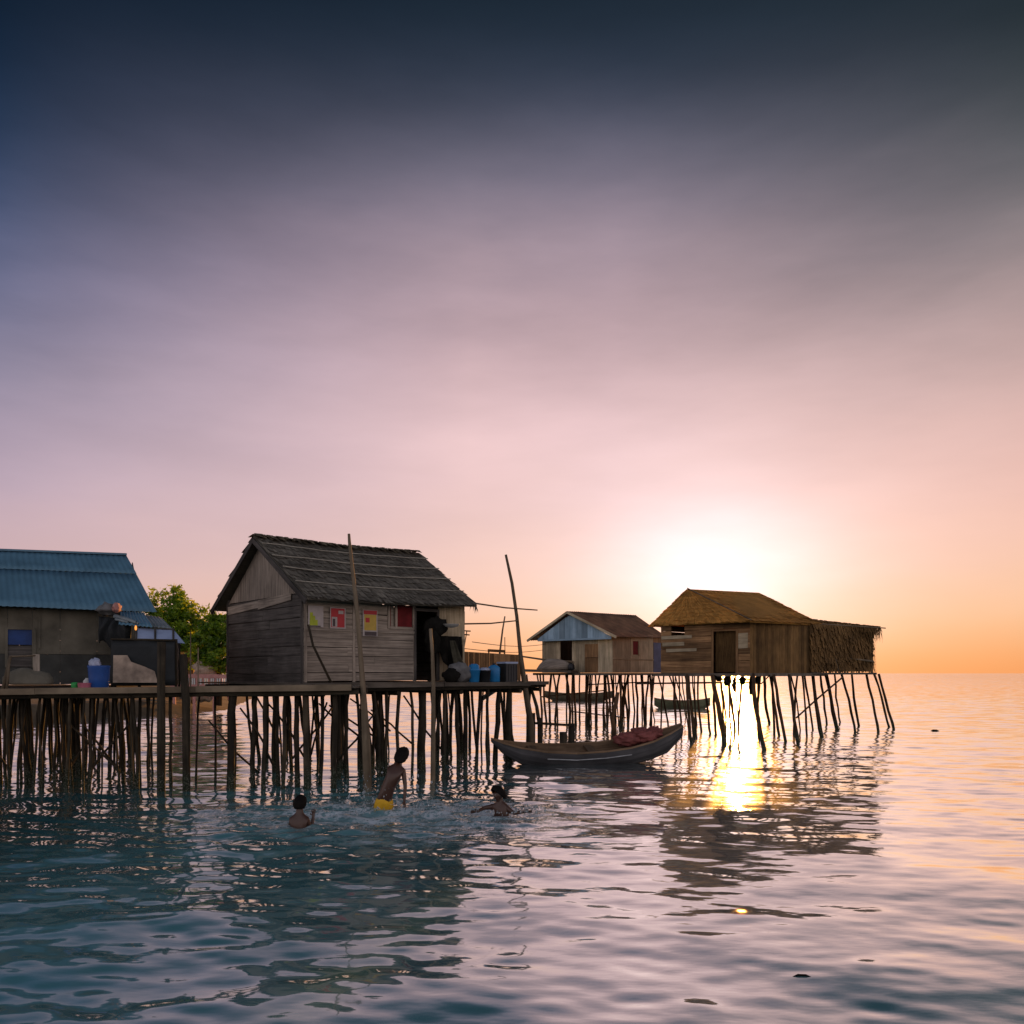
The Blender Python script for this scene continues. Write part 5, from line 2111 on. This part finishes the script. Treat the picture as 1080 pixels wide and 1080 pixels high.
def bands(sc, cols):
    ys = (710, 680, 640, 580, 500, 400, 300, 200, 100, 0)
    rp = w.ramp([(min(.99, max(0, (710 - y) / F / .85 * sc)), lin(c)) for y, c in zip(ys, cols)], tt)
    rp.color_ramp.interpolation = 'B_SPLINE'
    return rp.outputs[0]


left = bands(.86, [(228, 178, 146), (228, 180, 158), (220, 182, 176), (206, 175, 180), (184, 163, 180), (147, 139, 162), (97, 101, 132), (50, 68, 100), (14, 40, 68), (0, 17, 36)])
mid = bands(1.0, [(242, 158, 98), (244, 176, 130), (242, 198, 176), (238, 200, 192), (231, 196, 197), (213, 181, 186), (176, 152, 162), (110, 106, 123), (46, 57, 76), (10, 27, 40)])
right = bands(.86, [(232, 148, 92), (236, 164, 112), (242, 190, 150), (240, 192, 172), (233, 188, 178), (202, 170, 166), (160, 141, 142), (98, 97, 102), (52, 60, 65), (18, 31, 38)])
fl = w.add('ShaderNodeMapRange')
fl.inputs['From Min'].default_value = -.56
fl.inputs['From Max'].default_value = -.05
w.link(az, fl.inputs['Value'])
col = w.mix('MIX', fl.outputs[0], left, mid)
fr = w.add('ShaderNodeMapRange')
fr.inputs['From Min'].default_value = .12
fr.inputs['From Max'].default_value = .56
w.link(az, fr.inputs['Value'])
col = w.mix('MIX', fr.outputs[0], col, right)
# the half of the sky behind the viewer: soft, pale, and what lights the fronts of the houses
back = w.ramp([(0, (.95, .82, .80)), (.35, (.78, .70, .76)), (1, (.16, .20, .28))], tt).outputs[0]
fb = w.add('ShaderNodeMapRange')
fb.inputs['From Min'].default_value = .35
fb.inputs['From Max'].default_value = -.35
w.link(Y_, fb.inputs['Value'])
col = w.mix('MIX', fb.outputs[0], col, back)
# glare round the low sun
FLAT = 1.35          # thin cloud spreads the glare sideways
cv = w.add('ShaderNodeCombineXYZ')
w.link(X, cv.inputs[0])
w.link(Y_, cv.inputs[1])
w.link(w.math('MULTIPLY', Z_, FLAT), cv.inputs[2])
nv_ = w.add('ShaderNodeVectorMath', operation='NORMALIZE')
w.link(cv.outputs[0], nv_.inputs[0])
dt = w.add('ShaderNodeVectorMath', operation='DOT_PRODUCT')
w.link(nv_.outputs[0], dt.inputs[0])
dt.inputs[1].default_value = V(((753 - 540) / F, 1, (710 - 612) / F * FLAT)).normalized()
ang = w.math('ARCCOSINE', w.math('MINIMUM', dt.outputs['Value'], 1.0))


def glow(sig, power, c, k):
    g = w.math('POWER', 2.71828, w.math('MULTIPLY', w.math('POWER', w.math('DIVIDE', ang, math.radians(sig)), power), -1))
    g = w.math('MULTIPLY', g, k)
    g = w.math('MULTIPLY', g, w.math('ADD', .72, w.math('MULTIPLY', cl2, .56)))
    cc = w.add('ShaderNodeCombineColor')
    for i in range(3):
        w.link(w.math('MULTIPLY', g, c[i]), cc.inputs[i])
    return cc.outputs[0]


col = w.mix('ADD', 1, col, glow(6.7, 1.7, (.74, .80, 1.04), .50))
col = w.mix('ADD', 1, col, glow(10, 1.5, (1.0, .68, .58), .10))
# faint high streaks of cloud
m3 = w.add('ShaderNodeMapping')
m3.inputs['Scale'].default_value = (2.2, 2.2, 9)
m3.inputs['Rotation'].default_value = (0, math.radians(-24), math.radians(8))
w.link(D, m3.inputs[0])
st3 = w.math('MULTIPLY', w.math('SUBTRACT', w.noise(m3.outputs[0], 1.1, 6, .55), .5), .6)
st3 = w.math('ADD', 1, w.math('MULTIPLY', st3, w.math('MINIMUM', w.math('MULTIPLY', tt, 2.5), 1)))
cb = w.add('ShaderNodeCombineColor')
for i in range(3):
    w.link(st3, cb.inputs[i])
col = w.mix('MULTIPLY', 1, col, cb.outputs[0])
sky = w.add('ShaderNodeTexSky', sky_type='NISHITA')
sky.sun_disc = False
sky.sun_elevation = elev
sky.sun_rotation = azim
skc = w.mix('MULTIPLY', 1, sky.outputs[0], (.004, .004, .004))
col = w.mix('ADD', 1, col, skc)
w.link(col, bg.inputs[0])
bg.inputs[1].default_value = 1.0

# ------------------------------------------------------------------ camera
cam = bpy.data.cameras.new('camera')
cam.sensor_width = 36
cam.sensor_fit = 'HORIZONTAL'
cam.lens = 36 * F / 1080
cam.shift_y = (710 - 540) / 1080
cam.clip_start = .1
cam.clip_end = 30000
co = bpy.data.objects.new('camera', cam)
COL.objects.link(co)
co.location = (0, 0, H)
co.rotation_euler = (math.pi / 2, 0, 0)
SC.camera = co

SC.view_settings.view_transform = 'Standard'
SC.view_settings.look = 'None'
SC.view_settings.exposure = 0
SC.view_settings.gamma = 1
SC.cycles.max_bounces = 8
SC.cycles.diffuse_bounces = 3
SC.cycles.sample_clamp_indirect = 4
SC.cycles.caustics_reflective = False
SC.cycles.use_denoising = True
for o in bpy.data.objects:
    if '_w' in o:
        del o['_w']
